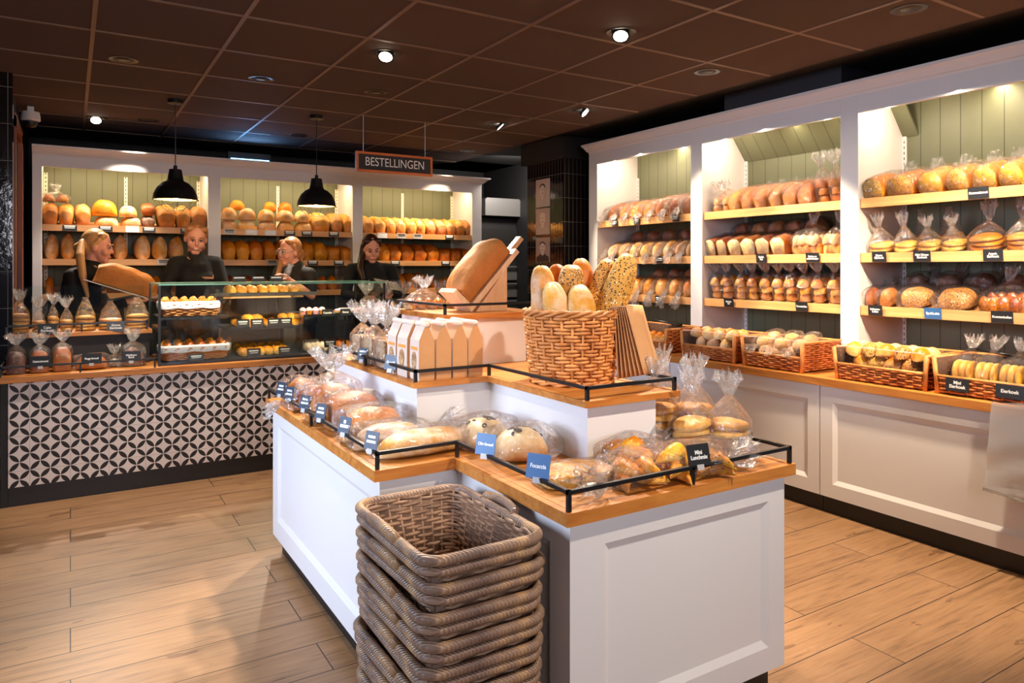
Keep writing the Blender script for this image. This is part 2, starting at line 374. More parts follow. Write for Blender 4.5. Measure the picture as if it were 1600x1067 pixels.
o = bpy.data.objects['wall_pillar']; o.data.materials.append(GLAZEX)
for p in o.data.polygons:
    if abs(p.normal.y) > .5: p.material_index = 1
struct('trim_3', MB().box(3.80, 4.5, 5.30, 6.0, 2.36, CZ + .03), DARK)
d = MB().box(-.33, -.30, 5.62, 5.70, 0, 2.34).box(-.33, -.30, 6.36, 6.50, 0, 2.34).box(-.33, -.30, 5.62, 6.50, 2.27, 2.36)
struct('door_1', d, REDWOOD)
struct('baseboard_left', MB().box(-.33, -.32, 6.5, 6.6, 0, .1), KICK)

# ------------------------------------------------------------------ framed panel face
def panel(mb, o, ux, uz, W, H, ml, mr, mb_, mt, ch=.022, dp=.012, m=0):
    """flat face W x H with a recessed panel; o = lower corner, ux = along, uz = up, outward normal = ux x uz"""
    o = Vector(o); ux = Vector(ux); uz = Vector(uz); n = ux.cross(uz)
    P = lambda a, b, d=0: o + ux * a + uz * b - n * d
    q = lambda a0, a1, b0, b1, d: [P(a0, b0, d), P(a1, b0, d), P(a1, b1, d), P(a0, b1, d)]
    A = q(0, W, 0, H, 0); B = q(ml, W - mr, mb_, H - mt, 0); D = q(ml + ch, W - mr - ch, mb_ + ch, H - mt - ch, dp)
    vs = A + B + D; fs = []
    for i in range(4):
        j = (i + 1) % 4
        fs += [(i, j, 4 + j, 4 + i), (4 + i, 4 + j, 8 + j, 8 + i)]
    fs.append((8, 9, 10, 11)); mb.add(vs, fs, m)
def offset_poly(poly, d):
    """axis-aligned CCW polygon moved inwards by d"""
    n = len(poly); out = []
    for i in range(n):
        a, b, c = Vector(poly[i - 1]), Vector(poly[i]), Vector(poly[(i + 1) % n])
        e1 = (b - a).normalized(); e2 = (c - b).normalized()
        out.append(tuple(b + Vector((-e1.y, e1.x)) * d + Vector((-e2.y, e2.x)) * d))
    return out
def slab(name, poly, z0, z1, parent, mat, border=.022):
    mb = MB(); inn = offset_poly(poly, border); inn2 = offset_poly(poly, border + .0022); n = len(poly)
    V = [(x, y, z0) for x, y in poly] + [(x, y, z1) for x, y in poly] + [(x, y, z1) for x, y in inn] + [(x, y, z1 - .004) for x, y in inn] + [(x, y, z1 - .004) for x, y in inn2] + [(x, y, z1) for x, y in inn2]
    fs = [tuple(range(n - 1, -1, -1))]
    for k in range(5):
        for i in range(n):
            j = (i + 1) % n; fs.append((k * n + i, k * n + j, (k + 1) * n + j, (k + 1) * n + i))
    fs.append(tuple(range(5 * n, 6 * n)))
    mb.add(V, fs); mb.m = [0] * len(fs)
    for i in range(1 + 3 * n, 1 + 4 * n): mb.m[i] = 1
    return part(name, mb, [mat, W_DARK], parent)
def rail(name, pts, posts, z0, parent, h=.05, r=.0055):
    mb = MB()
    P = [Vector((x, y, z0 + h)) for x, y in pts]
    for a, b in zip(P[:-1], P[1:]):
        t = (b - a).normalized(); L = (b - a).length; m = Matrix.Translation(a) @ Matrix(((t.x, -t.y, 0, 0), (t.y, t.x, 0, 0), (0, 0, 1, 0), (0, 0, 0, 1)))
        mb.box(-r, L + r, -r, r, -r, r, 0, m)
    for x, y in posts: mb.box(x - r, x + r, y - r, y + r, z0, z0 + h)
    return part(name, mb, BLACK, parent)

# ================================================================== the display island
isl = thing('display_island', 'white stepped bread island with oak tops in the middle of the shop', 'display stand', (1.4, 2.5, 0))
def IP(o): o.location = -Vector((1.4, 2.5, 0)); return o
LZ0, LZ1, MZ0, MZ1, TZ0, TZ1 = .695, .73, .914, .935, 1.137, 1.158
lowp = [(1.075, 1.476), (1.976, 1.476), (1.976, 3.03), (1.86, 3.03), (1.86, 3.55), (.797, 3.55), (.797, 2.10), (1.075, 2.10)]
midp = [(1.38, 1.795), (1.785, 1.795), (1.785, 2.60), (1.86, 2.60), (1.86, 3.45), (1.068, 3.45), (1.068, 2.42), (1.38, 2.42)]
topp = [(1.33, 2.706), (1.85, 2.706), (1.85, 3.25), (1.33, 3.25)]
b = MB()
panel(b, (1.10, 1.50, .085), (1, 0, 0), (0, 0, 1), .85, LZ0 - .085, .115, .075, .075, .075)
panel(b, (1.10, 2.13, .085), (0, -1, 0), (0, 0, 1), .63, LZ0 - .085, .1, .09, .075, .075)
panel(b, (.825, 2.13, .085), (1, 0, 0), (0, 0, 1), .275, LZ0 - .085, .05, .04, .075, .06)
panel(b, (.825, 3.52, .085), (0, -1, 0), (0, 0, 1), 1.39, LZ0 - .085, .09, .09, .085, .075)
b.add([(1.95, 1.5, .085), (1.95, 3, .085), (1.95, 3, LZ0), (1.95, 1.5, LZ0)], [(0, 1, 2, 3)])
b.add([(1.95, 3, .085), (1.83, 3, .085), (1.83, 3, LZ0), (1.95, 3, LZ0)], [(0, 1, 2, 3)])
b.add([(1.83, 3, .085), (1.83, 3.52, .085), (1.83, 3.52, LZ0), (1.83, 3, LZ0)], [(0, 1, 2, 3)])
b.add([(1.83, 3.52, .085), (.825, 3.52, .085), (.825, 3.52, LZ0), (1.83, 3.52, LZ0)], [(0, 1, 2, 3)])
bp = [(1.10, 1.5), (1.95, 1.5), (1.95, 3), (1.83, 3), (1.83, 3.52), (.825, 3.52), (.825, 2.13), (1.10, 2.13)]
b.add([(x, y, .085) for x, y in bp], [tuple(range(7, -1, -1))])
IP(part('lower_body', b, WHITE, isl))
IP(part('plinth', MB().prism(offset_poly(bp, .035), 0, .0845), KICK, isl))
IP(slab('lower_top', lowp, LZ0, LZ1, isl, OAKX))
mbp = [(1.408, 1.825), (1.70, 1.825), (1.70, 2.7), (1.80, 2.7), (1.80, 3.42), (1.095, 3.42), (1.095, 2.45), (1.408, 2.45)]
IP(part('middle_body', MB().prism(mbp, LZ1, MZ0), WHITE, isl))
IP(slab('middle_top', midp, MZ0, MZ1, isl, OAKX))
IP(part('upper_body', MB().prism([(1.36, 2.735), (1.76, 2.735), (1.76, 3.22), (1.36, 3.22)], MZ1, TZ0), WHITE, isl))
IP(slab('upper_top', topp, TZ0, TZ1, isl, OAKX))
e = .014
def inset(poly): return offset_poly(poly, e)
L = inset(lowp); Mi = inset(midp); T = inset(topp)
IP(rail('lower_rail', [L[5], L[6], L[7], L[0], L[1], L[2]], [L[5], (L[6][0], 2.83), L[6], L[7], L[0], (1.53, L[0][1]), L[1], L[2]], LZ1, isl))
IP(rail('middle_rail', [Mi[5], Mi[6], Mi[7], Mi[0], Mi[1], (Mi[1][0], 2.55)], [Mi[5], (Mi[5][0], 2.96), Mi[6], Mi[7], Mi[0], Mi[1], (Mi[1][0], 2.55)], MZ1, isl, .04))
IP(rail('upper_rail', [(1.60, T[3][1]), T[3], T[0], T[1]], [T[3], T[0], T[1]], TZ1, isl, .04))

# ================================================================== right wall: base cabinets, worktop, shelving
seams = [4.84, 3.67, 2.497, 1.325, .15]
names = ['far white base cabinet under the counter beside the pillar', 'white base cabinet behind the island under the roll baskets', 'white panelled base cabinet below the basket of mixed rolls', 'white base cabinet behind the hanging plastic bags']
for i in range(4):
    y1, y0 = seams[i] - .0018, seams[i + 1] + .0018
    t = thing('base_cabinet', names[i], 'cabinet', (3.55, (y0 + y1) / 2, 0), group='white base cabinets along the right wall')
    h = (y1 - y0) / 2
    bb = MB().box(.02, .86, -h, h, .095, .703)
    part('carcass', bb, WHITE, t)
    dm = MB(); panel(dm, (0, h, .095), (0, -1, 0), (0, 0, 1), 2 * h, .608, .075, .075, .075, .085, .024, .012)
    part('door', dm, WHITE, t)
    part('plinth', MB().box(.03, .06, -h, h, 0, .0945), KICK, t)
wt = [4.86, 3.671, 2.495, 1.32, .14]
for i in range(4):
    o = part('worktop', MB().box(3.53, 4.44, wt[i + 1] + .0006, wt[i] - .0006, .7045, .747), OAKY)
    tag(o, ['far oak worktop section under the first roll basket beside the pillar', 'oak worktop section under the acrylic fronted roll baskets behind the island', 'oak worktop section under the mixed roll basket', 'oak worktop section above the hanging plastic bags'][i], 'worktop', 'oak worktop sections along the right wall'); bevel(o, .002)
rc = thing('bread_shelving', 'tall white shelving with three bays of bagged bread along the right wall', 'shelving', (3.95, 3.2, .747))
RO = Vector((3.95, 3.2, .747))
def RP(o): o.location = Vector(o.location) - RO; return o
UPY = [(4.982, 5.101), (3.75, 3.865), (2.524, 2.64), (1.30, 1.41), (.15, .27)]
for a, b_ in UPY:
    u = MB().box(3.95, 4.42, a, b_, .747, 2.39)
    RP(bevel(part('upright', u, WHITE, rc), .003))
RP(part('fascia', MB().box(3.951, 3.975, .15, 5.10, 2.268, 2.385), WHITE, rc))
prof = [(3.95, 2.372), (3.945, 2.386), (3.935, 2.39), (3.925, 2.408), (3.91, 2.43), (3.90, 2.436), (3.90, 2.452), (4.42, 2.452), (4.42, 2.39), (3.955, 2.39)]
cm = MB(); cm.loft([[Vector((x, .15, z)) for x, z in prof], [Vector((x, 5.101 + (3.95 - x) if x < 3.95 else 5.101, z)) for x, z in prof]])
RP(part('cornice', cm, WHITE, rc))
for i in range(4):
    a, b_ = UPY[i + 1][1], UPY[i][0]
    RP(part('back_panel', MB().box(4.42, 4.45, a - .05, b_ + .05, .747, 2.39), GREENY, rc))
    for yy in (b_ - .012, a + .012):
        s = MB().box(4.408, 4.42, yy - .011, yy + .011, .75, 2.17)
        for k in range(40): s.box(4.4072, 4.4085, yy - .0025, yy + .0025, .80 + k * .034, .818 + k * .034, 1)
        RP(part('slotted_rail', s, [WHITE, MATTBLACK], rc))
# sloping boards in the middle bay, short one in the near bay
def slope(y0, y1):
    s = MB(); n = Vector((.76, 0, .65)) * .012
    a, b_ = Vector((4.26, 0, 2.36)), Vector((4.416, 0, 2.165))
    s.loft([[Vector((p.x, y, p.z)) for p in (a, b_, b_ + n, a + n)] for y in (y0, y1)]); return s
RP(part('sloping_board', slope(2.64, 3.75), GREENY, rc)); RP(part('sloping_board', slope(2.43, 2.524), GREENY, rc))
TILT = R(15)
RSH = [1.708, 1.388, 1.078]                    # lower edge of the front lips
SHX = 3.965
def shelf_mesh(y0, y1):
    m = MB(); t = math.tan(TILT)
    m.box(0, .016, y0, y1, 0, .055)
    m.add([(0.016, y0, .012), (.43, y0, .012 + .43 * t), (.43, y1, .012 + .43 * t), (.016, y1, .012), (0.016, y0, .03), (.43, y0, .03 + .43 * t), (.43, y1, .03 + .43 * t), (.016, y1, .03)],
          [(0, 3, 2, 1), (4, 5, 6, 7), (0, 1, 5, 4), (2, 3, 7, 6), (1, 2, 6, 5), (3, 0, 4, 7)])
    return m
for i in range(4):
    a, b_ = UPY[i + 1][1] + .004, UPY[i][0] - .004
    for z in RSH:
        RP(part('shelf', shelf_mesh(a, b_), PALEY, rc, loc=(SHX, 0, z)))
def on_shelf(y, d, k):
    """point on the tilted shelf k at distance d behind its lip"""
    return Vector((SHX + .018 + d, y, RSH[k] + .031 + (d + .018) * math.tan(TILT)))
t = tag(part('ventilation_box', MB().box(0, .62, 0, .90, 0, .12).xf(Matrix.Translation((3.93, 2.62, 2.454))), flat('dark_panel', srgb(38, 38, 46), .5)), 'dark flat box lying on top of the white right shelving', 'box')
t.data.transform(Matrix.Translation((0, 0, 0)))

# ================================================================== back wall case
BY = 6.6
bc = thing('back_shelving', 'white and green back wall bread case behind the staff', 'shelving', (1.7, BY, 0)); BO = Vector((1.7, BY, 0))
def BP(o): o.location = Vector(o.location) - BO; return o
UPX = [(-.25, -.187), (1.005, 1.108), (2.286, 2.387), (3.579, 3.69)]
for a, b_ in UPX: BP(bevel(part('upright', MB().box(a, b_, BY, BY + .455, 0, 2.25), WHITE, bc), .003))
BP(part('fascia', MB().box(-.25, 3.69, BY + .001, BY + .025, 2.138, 2.25), WHITE, bc))
prof = [(BY, 2.225), (BY - .006, 2.24), (BY - .016, 2.243), (BY - .03, 2.262), (BY - .05, 2.28), (BY - .06, 2.283), (BY - .06, 2.297), (BY + .455, 2.297), (BY + .455, 2.25), (BY + .004, 2.25)]
cm = MB(); cm.loft([[Vector((-.25, y, z)) for y, z in prof], [Vector((3.69 + max(0, BY - y) * 1.3, y, z)) for y, z in prof]])
BP(part('cornice', cm, WHITE, bc))
for i in range(3):
    a, b_ = UPX[i][1], UPX[i + 1][0]
    BP(part('back_panel', MB().box(a - .03, b_ + .03, BY + .455, BY + .48, .0, 2.25), GREENX, bc))
    for xx in (a + .014, (a + b_) / 2, b_ - .014):
        s = MB().box(xx - .013, xx + .013, BY + .443, BY + .455, .9, 2.14)
        for k in range(34): s.box(xx - .003, xx + .003, BY + .4422, BY + .4435, 1.0 + k * .034, 1.018 + k * .034, 1)
        BP(part('slotted_rail', s, [WHITEBACK, MATTBLACK], bc))
BTILT = R(9); BSH = [1.643, 1.375, 1.10]
def bshelf(x0, x1):
    m = MB(); t = math.tan(BTILT)
    m.box(x0, x1, 0, .016, 0, .05)
    m.add([(x0, .016, .012), (x1, .016, .012), (x1, .43, .012 + .43 * t), (x0, .43, .012 + .43 * t), (x0, .016, .03), (x1, .016, .03), (x1, .43, .03 + .43 * t), (x0, .43, .03 + .43 * t)],
          [(0, 3, 2, 1), (4, 5, 6, 7), (0, 1, 5, 4), (2, 3, 7, 6), (1, 2, 6, 5), (3, 0, 4, 7)])
    return m
for i in range(3):
    for z in BSH: BP(part('shelf', bshelf(UPX[i][1] + .003, UPX[i + 1][0] - .003), PALEX, bc, loc=(0, BY + .008, z)))
BP(part('lower_front', MB().box(-.187, 3.579, BY + .02, BY + .05, 0, .86), MATTBLACK, bc))
def on_back(x, d, k): return Vector((x, BY + .026 + d, BSH[k] + .031 + (d + .018) * math.tan(BTILT)))

# ================================================================== service counter
ct = thing('service_counter', 'long service counter with black and white petal tiled front', 'counter', (.8, 4.94, 0)); CO = Vector((.8, 4.94, 0))
def CP(o): o.location = Vector(o.location) - CO; return o
CP(part('tiled_front', MB().box(-.30, 2.75, 4.945, 4.965, .108, .702), TILEM, ct))
CP(part('carcass', MB().box(-.335, 2.75, 4.966, 5.66, .0, .702).box(-.335, -.301, 4.95, 4.966, 0, .702), MATTBLACK, ct))
CP(part('plinth', MB().box(-.30, 2.75, 4.952, 4.966, 0, .1075), KICK, ct))
CP(bevel(part('worktop', MB().box(-.345, 2.78, 4.925, 5.70, .702, .738), OAKX, ct), .002))
o = ct
# two-level riser on the left of the counter
rs = thing('bread_riser', 'oak two level riser with black rail on the left of the service counter', 'display riser', (.08, 5.2, .738)); QO = Vector((.08, 5.2, .738))
def QP(o): o.location = Vector(o.location) - QO; return o
QP(part('back_box', MB().box(-.32, .44, 5.24, 5.64, .738, .93), MATTBLACK, rs))
QP(bevel(part('top_board', MB().box(-.335, .455, 5.215, 5.66, .93, .955), OAKX, rs), .002))
QP(rail('upper_rail', [(-.325, 5.5), (-.325, 5.228), (.425, 5.228), (.425, 5.5)], [(-.325, 5.228), (.06, 5.228), (.425, 5.228)], .955, rs, .05, .005))
QP(rail('lower_rail', [(-.335, 5.2), (-.335, 4.94), (.445, 4.94)], [(-.335, 4.94), (.05, 4.94), (.445, 4.94)], .738, rs, .055, .005))
# sneeze screen above the riser
t = tag(part('sneeze_screen', MB().box(-.34, .44, 5.625, 5.631, .956, 1.235), GLASS), 'clear glass screen standing behind the bags of egg cakes', 'glass screen')
# glass display case
gc = thing('glass_display_case', 'glass pastry case with black frame standing on the service counter', 'display case', (1.2, 5.0, .738)); GO = Vector((1.2, 5.0, .738))
def GP(o): o.location = Vector(o.location) - GO; return o
GX0, GX1, GY0, GY1, GZ1 = .475, 1.965, 4.975, 5.62, 1.245
for x in (GX0, GX1):
    for y in (GY0, GY1 - .014): GP(part('post', MB().box(x - .007, x + .007, y, y + .014, .738, GZ1), BLACK, gc))
GP(part('front_glass', MB().box(GX0, GX1, GY0 + .004, GY0 + .009, .75, GZ1 - .002), GLASS, gc))
GP(part('top_glass', MB().box(GX0 - .005, GX1 + .005, GY0 - .01, GY1, GZ1, GZ1 + .008), [GLASS, GREENGLASS], gc))
o = bpy.data.objects[gc.children[-1].name]
for p in o.data.polygons:
    if abs(p.normal.z) < .5: p.material_index = 1
GP(part('side_glass', MB().box(GX0 - .002, GX0 + .003, GY0 + .014, GY1 - .014, .74, GZ1 - .002), GLASS, gc))
GP(part('side_glass', MB().box(GX1 - .003, GX1 + .002, GY0 + .014, GY1 - .014, .74, GZ1 - .002), GLASS, gc))
for x in (.90, 1.375): GP(part('divider', MB().box(x - .003, x + .003, GY0 + .02, GY1 - .03, .75, GZ1 - .01), GLASS, gc))
GP(part('base_tray', MB().box(GX0 + .008, GX1 - .008, GY0 + .012, GY1, .738, .757), flat('dark_tray', srgb(28, 34, 48), .3), gc))
sh = [(.49, .895, 1.035, 5.06), (.905, 1.37, .943, 5.14), (1.385, 1.955, 1.018, 5.12)]
for x0, x1, z, y0 in sh:
    GP(part('shelf', MB().box(x0, x1, y0, 5.58, z - .012, z), [MATTBLACK], gc))
    GP(part('shelf_edge', MB().box(x0, x1, y0 - .004, y0 - .0005, z - .014, z + .004), BLACK, gc))
for x in (1.40, 1.72, 1.94): GP(part('shelf_leg', MB().box(x - .006, x + .006, 5.125, 5.137, .757, 1.006), BLACK, gc))
GP(part('back_door', MB().box(GX0, GX1, GY1 - .012, GY1 - .006, .757, 1.0), GLASS, gc))
light('glass_case_light', 'AREA', (1.22, 5.03, 1.236), (1.22, 5.25, .8), 6.0, (1, .80, .52), 1.4, .03)
GP(part('rear_shelf', MB().box(.905, 1.37, 5.30, 5.60, 1.14, 1.152), PALEX, gc))

# ================================================================== oven, hood, sign, lamps
ov = thing('bakery_oven', 'stainless steel bakery oven with extractor hood in the dark back room', 'oven', (4.35, 7.2, 0))
part('hood', MB().box(-.32, .45, -.08, .5, 1.955, 2.145).box(-.29, .45, -.06, .5, 2.146, 2.16), STEEL, ov)
part('body', MB().box(-.34, .5, .02, .7, 0, 1.93), MATTBLACK, ov)
part('control_panel', MB().box(-.33, .45, .0, .019, 1.53, 1.81), flat('dark_steel', (.09, .085, .08, 1), .35, .8), ov)
for k in range(5):
    z = 1.36 - k * .2
    od = part('oven_door', MB().box(-.30, .42, -.004, .018, z - .15, z + .015), STEEL, ov)
    part('door_handle', MB().box(-.28, .40, -.03, -.012, z - .012, z), flat('polished_steel', (.75, .75, .75, 1), .15, 1) if k == 0 else bpy.data.materials['polished_steel'], od)
sg = thing('order_sign', 'hanging black sign in an orange wooden frame reading BESTELLINGEN', 'sign', (2.18, 5.3, 2.095))
sb_ = part('board', MB().box(-.30, .30, -.010, .010, .015, .14), MATTBLACK, sg)
fm = MB().box(-.32, .32, -.014, .014, .137, .155).box(-.32, .32, -.014, .014, 0, .018).box(-.32, -.302, -.014, .014, .018, .137).box(.302, .32, -.014, .014, .018, .137)
part('frame', fm, wood('orange_wood', srgb(196, 96, 36), srgb(214, 120, 52), 0), sg)
for s in (-1, 1):
    part('hanger', MB().tube([(s * .26, 0, .15), (s * .26, 0, .434)], .0025, 5), STEEL, sg)
def text(name, body, size, mat, parent, loc, rot, align='CENTER', sx=1.0, bold=0.0):
    c = bpy.data.curves.new(name, 'FONT'); c.body = body; c.size = size; c.align_x = align; c.align_y = 'CENTER'; c.extrude = .0003; c.offset = bold; c.space_line = .85
    c.materials.append(mat); tmp = bpy.data.objects.new(name, c); C.objects.link(tmp); bpy.context.view_layer.update()
    me = bpy.data.meshes.new_from_object(tmp.evaluated_get(bpy.context.evaluated_depsgraph_get())); bpy.data.objects.remove(tmp)
    o = obj(name, me, parent); o.location = loc; o.rotation_euler = rot; o.scale = (sx, 1, 1); return o
text('lettering', 'BESTELLINGEN', .094, INK, sb_, (0, -.0115, .0785), (PI / 2, 0, 0), sx=.80)
def pendant(x, y, which):
    t = thing('pendant_lamp', which, 'lamp', (x, y, 1.83), group='pendant lamps over the service counter')
    part('canopy', MB().lathe([(.001, .70), (.05, .70), (.052, .672), (.001, .668)], 20), BLACK, t, True, 40)
    part('cord', MB().tube([(0, 0, .67), (0, 0, .225)], .0035, 6), BLACK, t)
    sd_ = part('shade', MB().lathe([(.012, .24), (.014, .215), (.040, .212), (.05, .15), (.056, .132), (.085, .118), (.118, .085), (.140, .04), (.146, .0), (.148, -.002), (.142, .002), (.136, .04), (.114, .08), (.08, .112), (.03, .125)], 36, 0), [BLACK], t, True, 50)
    part('reflector', MB().lathe([(.140, .003), (.133, .04), (.111, .079), (.078, .108), (.02, .12)], 30), flat('lamp_inside', srgb(250, 216, 150), .5) if 'lamp_inside' not in bpy.data.materials else bpy.data.materials['lamp_inside'], sd_, True)
    part('bulb', MB().ell((0, 0, .035), (.024, .024, .034)), BULB, sd_, True)
    cg = MB()
    for k in range(8):
        a = 2 * PI * k / 8; cg.tube([(.142 * math.cos(a), .142 * math.sin(a), 0), (.115 * math.cos(a), .115 * math.sin(a), -.04), (.06 * math.cos(a), .06 * math.sin(a), -.075)], .0016, 5)
    for r_, z in ((.06, -.075), (.115, -.04), (.142, -.001)): cg.tube([(r_ * math.cos(2 * PI * k / 24), r_ * math.sin(2 * PI * k / 24), z) for k in range(24)], .0016, 5, closed=True)
    part('wire_cage', cg, BLACK, sd_)
    l = bpy.data.lights.new('pendant_light', 'POINT'); l.energy = 5; l.color = (1, .72, .40); l.shadow_soft_size = .03
    o = bpy.data.objects.new('pendant_light', l); C.objects.link(o); o.parent = t; o.location = (0, 0, -.02)
pendant(.625, 5.5, 'black caged pendant lamp above the two bread baskets, nearer the left pier')
pendant(1.617, 5.5, 'black caged pendant lamp hanging beside the order sign')
DL = [(603, 83, 1), (970, 50, 1), (193, 93, 0), (408, 123, 0), (587, 144, 0), (150, 184, 1), (232, 188, 0), (467, 211, 0), (779, 194, 1), (730, 235, 0), (911, 172, 1), (1105, 112, 0), (1420, 14, 0)]
AIM = [((.95, 2.8, .8), 34), ((1.6, 2.0, .75), 38), ((.4, 5.0, .6), 12), ((.3, 4.6, .4), 8), ((1.25, 3.0, .95), 30), ((.1, 5.2, .9), 22), ((.2, 6.6, 1.4), 13), ((1.2, 5.4, .9), 20), ((4.15, 4.4, 1.1), 34), ((2.9, 6.6, 1.4), 16), ((4.1, 3.15, 1.2), 36), ((4.1, 2.7, 1.0), 30), ((3.1, 2.1, 0), 30)]
DLL = ['lit round ceiling spotlight straight above the order counter side of the island', 'brightest round ceiling spotlight high over the near end of the island', 'round ceiling spotlight left of the left pendant lamp, turned away', 'round ceiling spotlight between the two pendant lamps, nearer the viewer', 'round ceiling spotlight halfway between a pendant lamp and the lit spotlight', 'small lit ceiling spotlight beside the security camera', 'unlit round ceiling spotlight between security camera and left pendant lamp', 'ceiling spotlight right beside the right pendant lamp canopy', 'lit ceiling spotlight above the order sign toward the pillar', 'ceiling spotlight just over the end of the order sign', 'lit ceiling spotlight in front of the tiled pillar', 'ceiling spotlight in front of the middle bay of the right shelving', 'large ceiling spotlight nearest the near bay of the right shelving']
SPOTW = 9.5
ADDED_SPOTS = [((1.95, .55), (1.55, 1.95, .75), 19, 62, 'assumed unseen ceiling spotlight above the viewer, aimed at the near end of the island'), ((.35, 1.15), (1.05, 2.5, .8), 9, 40, 'added unseen ceiling spotlight over the shopping baskets, brightening the left ledge'), ((2.9, .5), (4.1, 1.9, 1.1), 34, 50, 'added unseen ceiling spotlight in the near right corner, brightening the near bay'), ((3.05, 1.5), (4.15, 2.1, 1.35), 30, 48, 'added unseen ceiling spotlight over the right aisle, brightening the egg cakes')]  # added unseen ceiling spots; first assumed from shadows, others brighten ledge and near bay
for (x, y), aim, en, sp, lb in ADDED_SPOTS: DL.append((x, y, en, sp)); AIM.append((aim, en)); DLL.append(lb)  # added spots share object names with the visible ones
for dl_, (aim, en), lb in zip(DL, AIM, DLL):
    lit = len(dl_) == 4 or dl_[2]; p = Vector((dl_[0], dl_[1], CZ)) if len(dl_) == 4 else atz(dl_[0], dl_[1], CZ); t = thing('ceiling_spotlight', lb, 'spotlight', p, group='round spotlights in the ceiling')
    dr = (Vector(aim) - p).normalized()
    part('housing', MB().lathe([(.054, -.0012), (.001, -.0015)], 24), MATTBLACK, t, True, 40)
    part('trim_ring', MB().lathe([(.052, -.001), (.074, -.004), (.078, -.001), (.078, .004), (.052, .004), (.052, -.001)], 32), BLACK, t, True, 40)
    q = dr.to_track_quat('-Z', 'Y').to_matrix().to_4x4()
    if lit:
        part('lens', MB().lathe([(.001, 0), (.036, 0)], 20).xf(Matrix.Translation(dr * .024 - Vector((0, 0, .004))) @ q), GLOW, t, True)
        part('gimbal', MB().lathe([(.036, -.001), (.045, -.002), (.045, .02)], 24).xf(Matrix.Translation(dr * .024 - Vector((0, 0, .004))) @ q), BLACK, t, True, 40)
    else: part('lens', MB().lathe([(.001, 0), (.030, 0), (.034, .002)], 20).xf(Matrix.Translation((0, 0, -.0045))), BLACK, t, True)
    l = bpy.data.lights.new('spot_light', 'SPOT'); l.energy = en * SPOTW * .9; l.color = (1.0, .80, .56) if aim[0] > 2.8 else WARM; l.spot_size = R(dl_[3] if len(dl_) == 4 else (46 if aim[0] > 4 else 52)); l.spot_blend = .6; l.shadow_soft_size = .035
    o = bpy.data.objects.new('spot_light', l); C.objects.link(o); o.location = p + dr * .03; o.rotation_euler = dr.to_track_quat('-Z', 'Y').to_euler()
# light strips behind the fascias (the shelving's own lamps)
for i in range(3):
    a, b_ = UPX[i][1] + .05, UPX[i + 1][0] - .05
    BP(part('light_strip', MB().box(a, b_, BY + .03, BY + .055, 2.17, 2.19), WHITEBACK, bc))
    light('case_light', 'AREA', ((a + b_) / 2, BY + .075, 2.19), ((a + b_) / 2, BY + .32, 1.6), 7.0, STRIP, .03, None).data.size = b_ - a
    bpy.data.objects[C.objects[-1].name].data.size_y = .03
for i in range(4):
    a, b_ = UPY[i + 1][1] + .05, UPY[i][0] - .05
    RP(part('light_strip', MB().box(3.98, 4.0, a, b_, 2.30, 2.32), WHITEBACK, rc))
    l = light('case_light', 'AREA', (4.03, (a + b_) / 2, 2.30), (4.20, (a + b_) / 2, 1.5), 7.0, (1, .82, .58), .03, None); l.data.size = .03; l.data.size_y = b_ - a
    for yy in (b_ - .09, a + .09):
        light('case_lamp', 'POINT', (4.03, yy, 2.27), (4.2, yy, 1), 3.6, (1, .82, .58), .02)
light('oven_fill_light', 'AREA', (4.1, 6.5, 2.5), (4.35, 7.2, 1.4), 16, (1, .9, .8), .5, .2)  # added fill light with no known lamp behind it, brightens the oven
# security camera, blue fixture
sc_ = thing('security_camera', 'white dome security camera under the ceiling in the left corner', 'camera', aty(48, 188, 6.3))
part('housing', MB().lathe([(.001, .06), (.055, .06), (.06, .03), (.062, 0), (.05, -.008)], 24), WHITE, sc_, True, 40)
part('dome', MB().lathe([(.048, -.006), (.045, -.03), (.03, -.05), (.001, -.057)], 24), BLACK, sc_, True)
part('bracket', MB().box(-.02, .02, -.02, .02, .06, CZ - sc_.location.z), WHITE, sc_)
bl = thing('insect_lamp', 'blue glowing light fixture on top of the back bread case', 'lamp', (1.42, 6.95, 2.30))
part('case', MB().box(-.19, .19, 0, .06, 0, .12), BLACK, bl)
part('tube', MB().tube([(-.17, -.015, .05), (.17, -.015, .05)], .012, 8), BLUEGLOW, bl, True)
light('insect_lamp_light', 'AREA', (1.42, 6.9, 2.37), (1.42, 6.6, 2.7), 1.6, (.2, .5, 1), .3, .04)
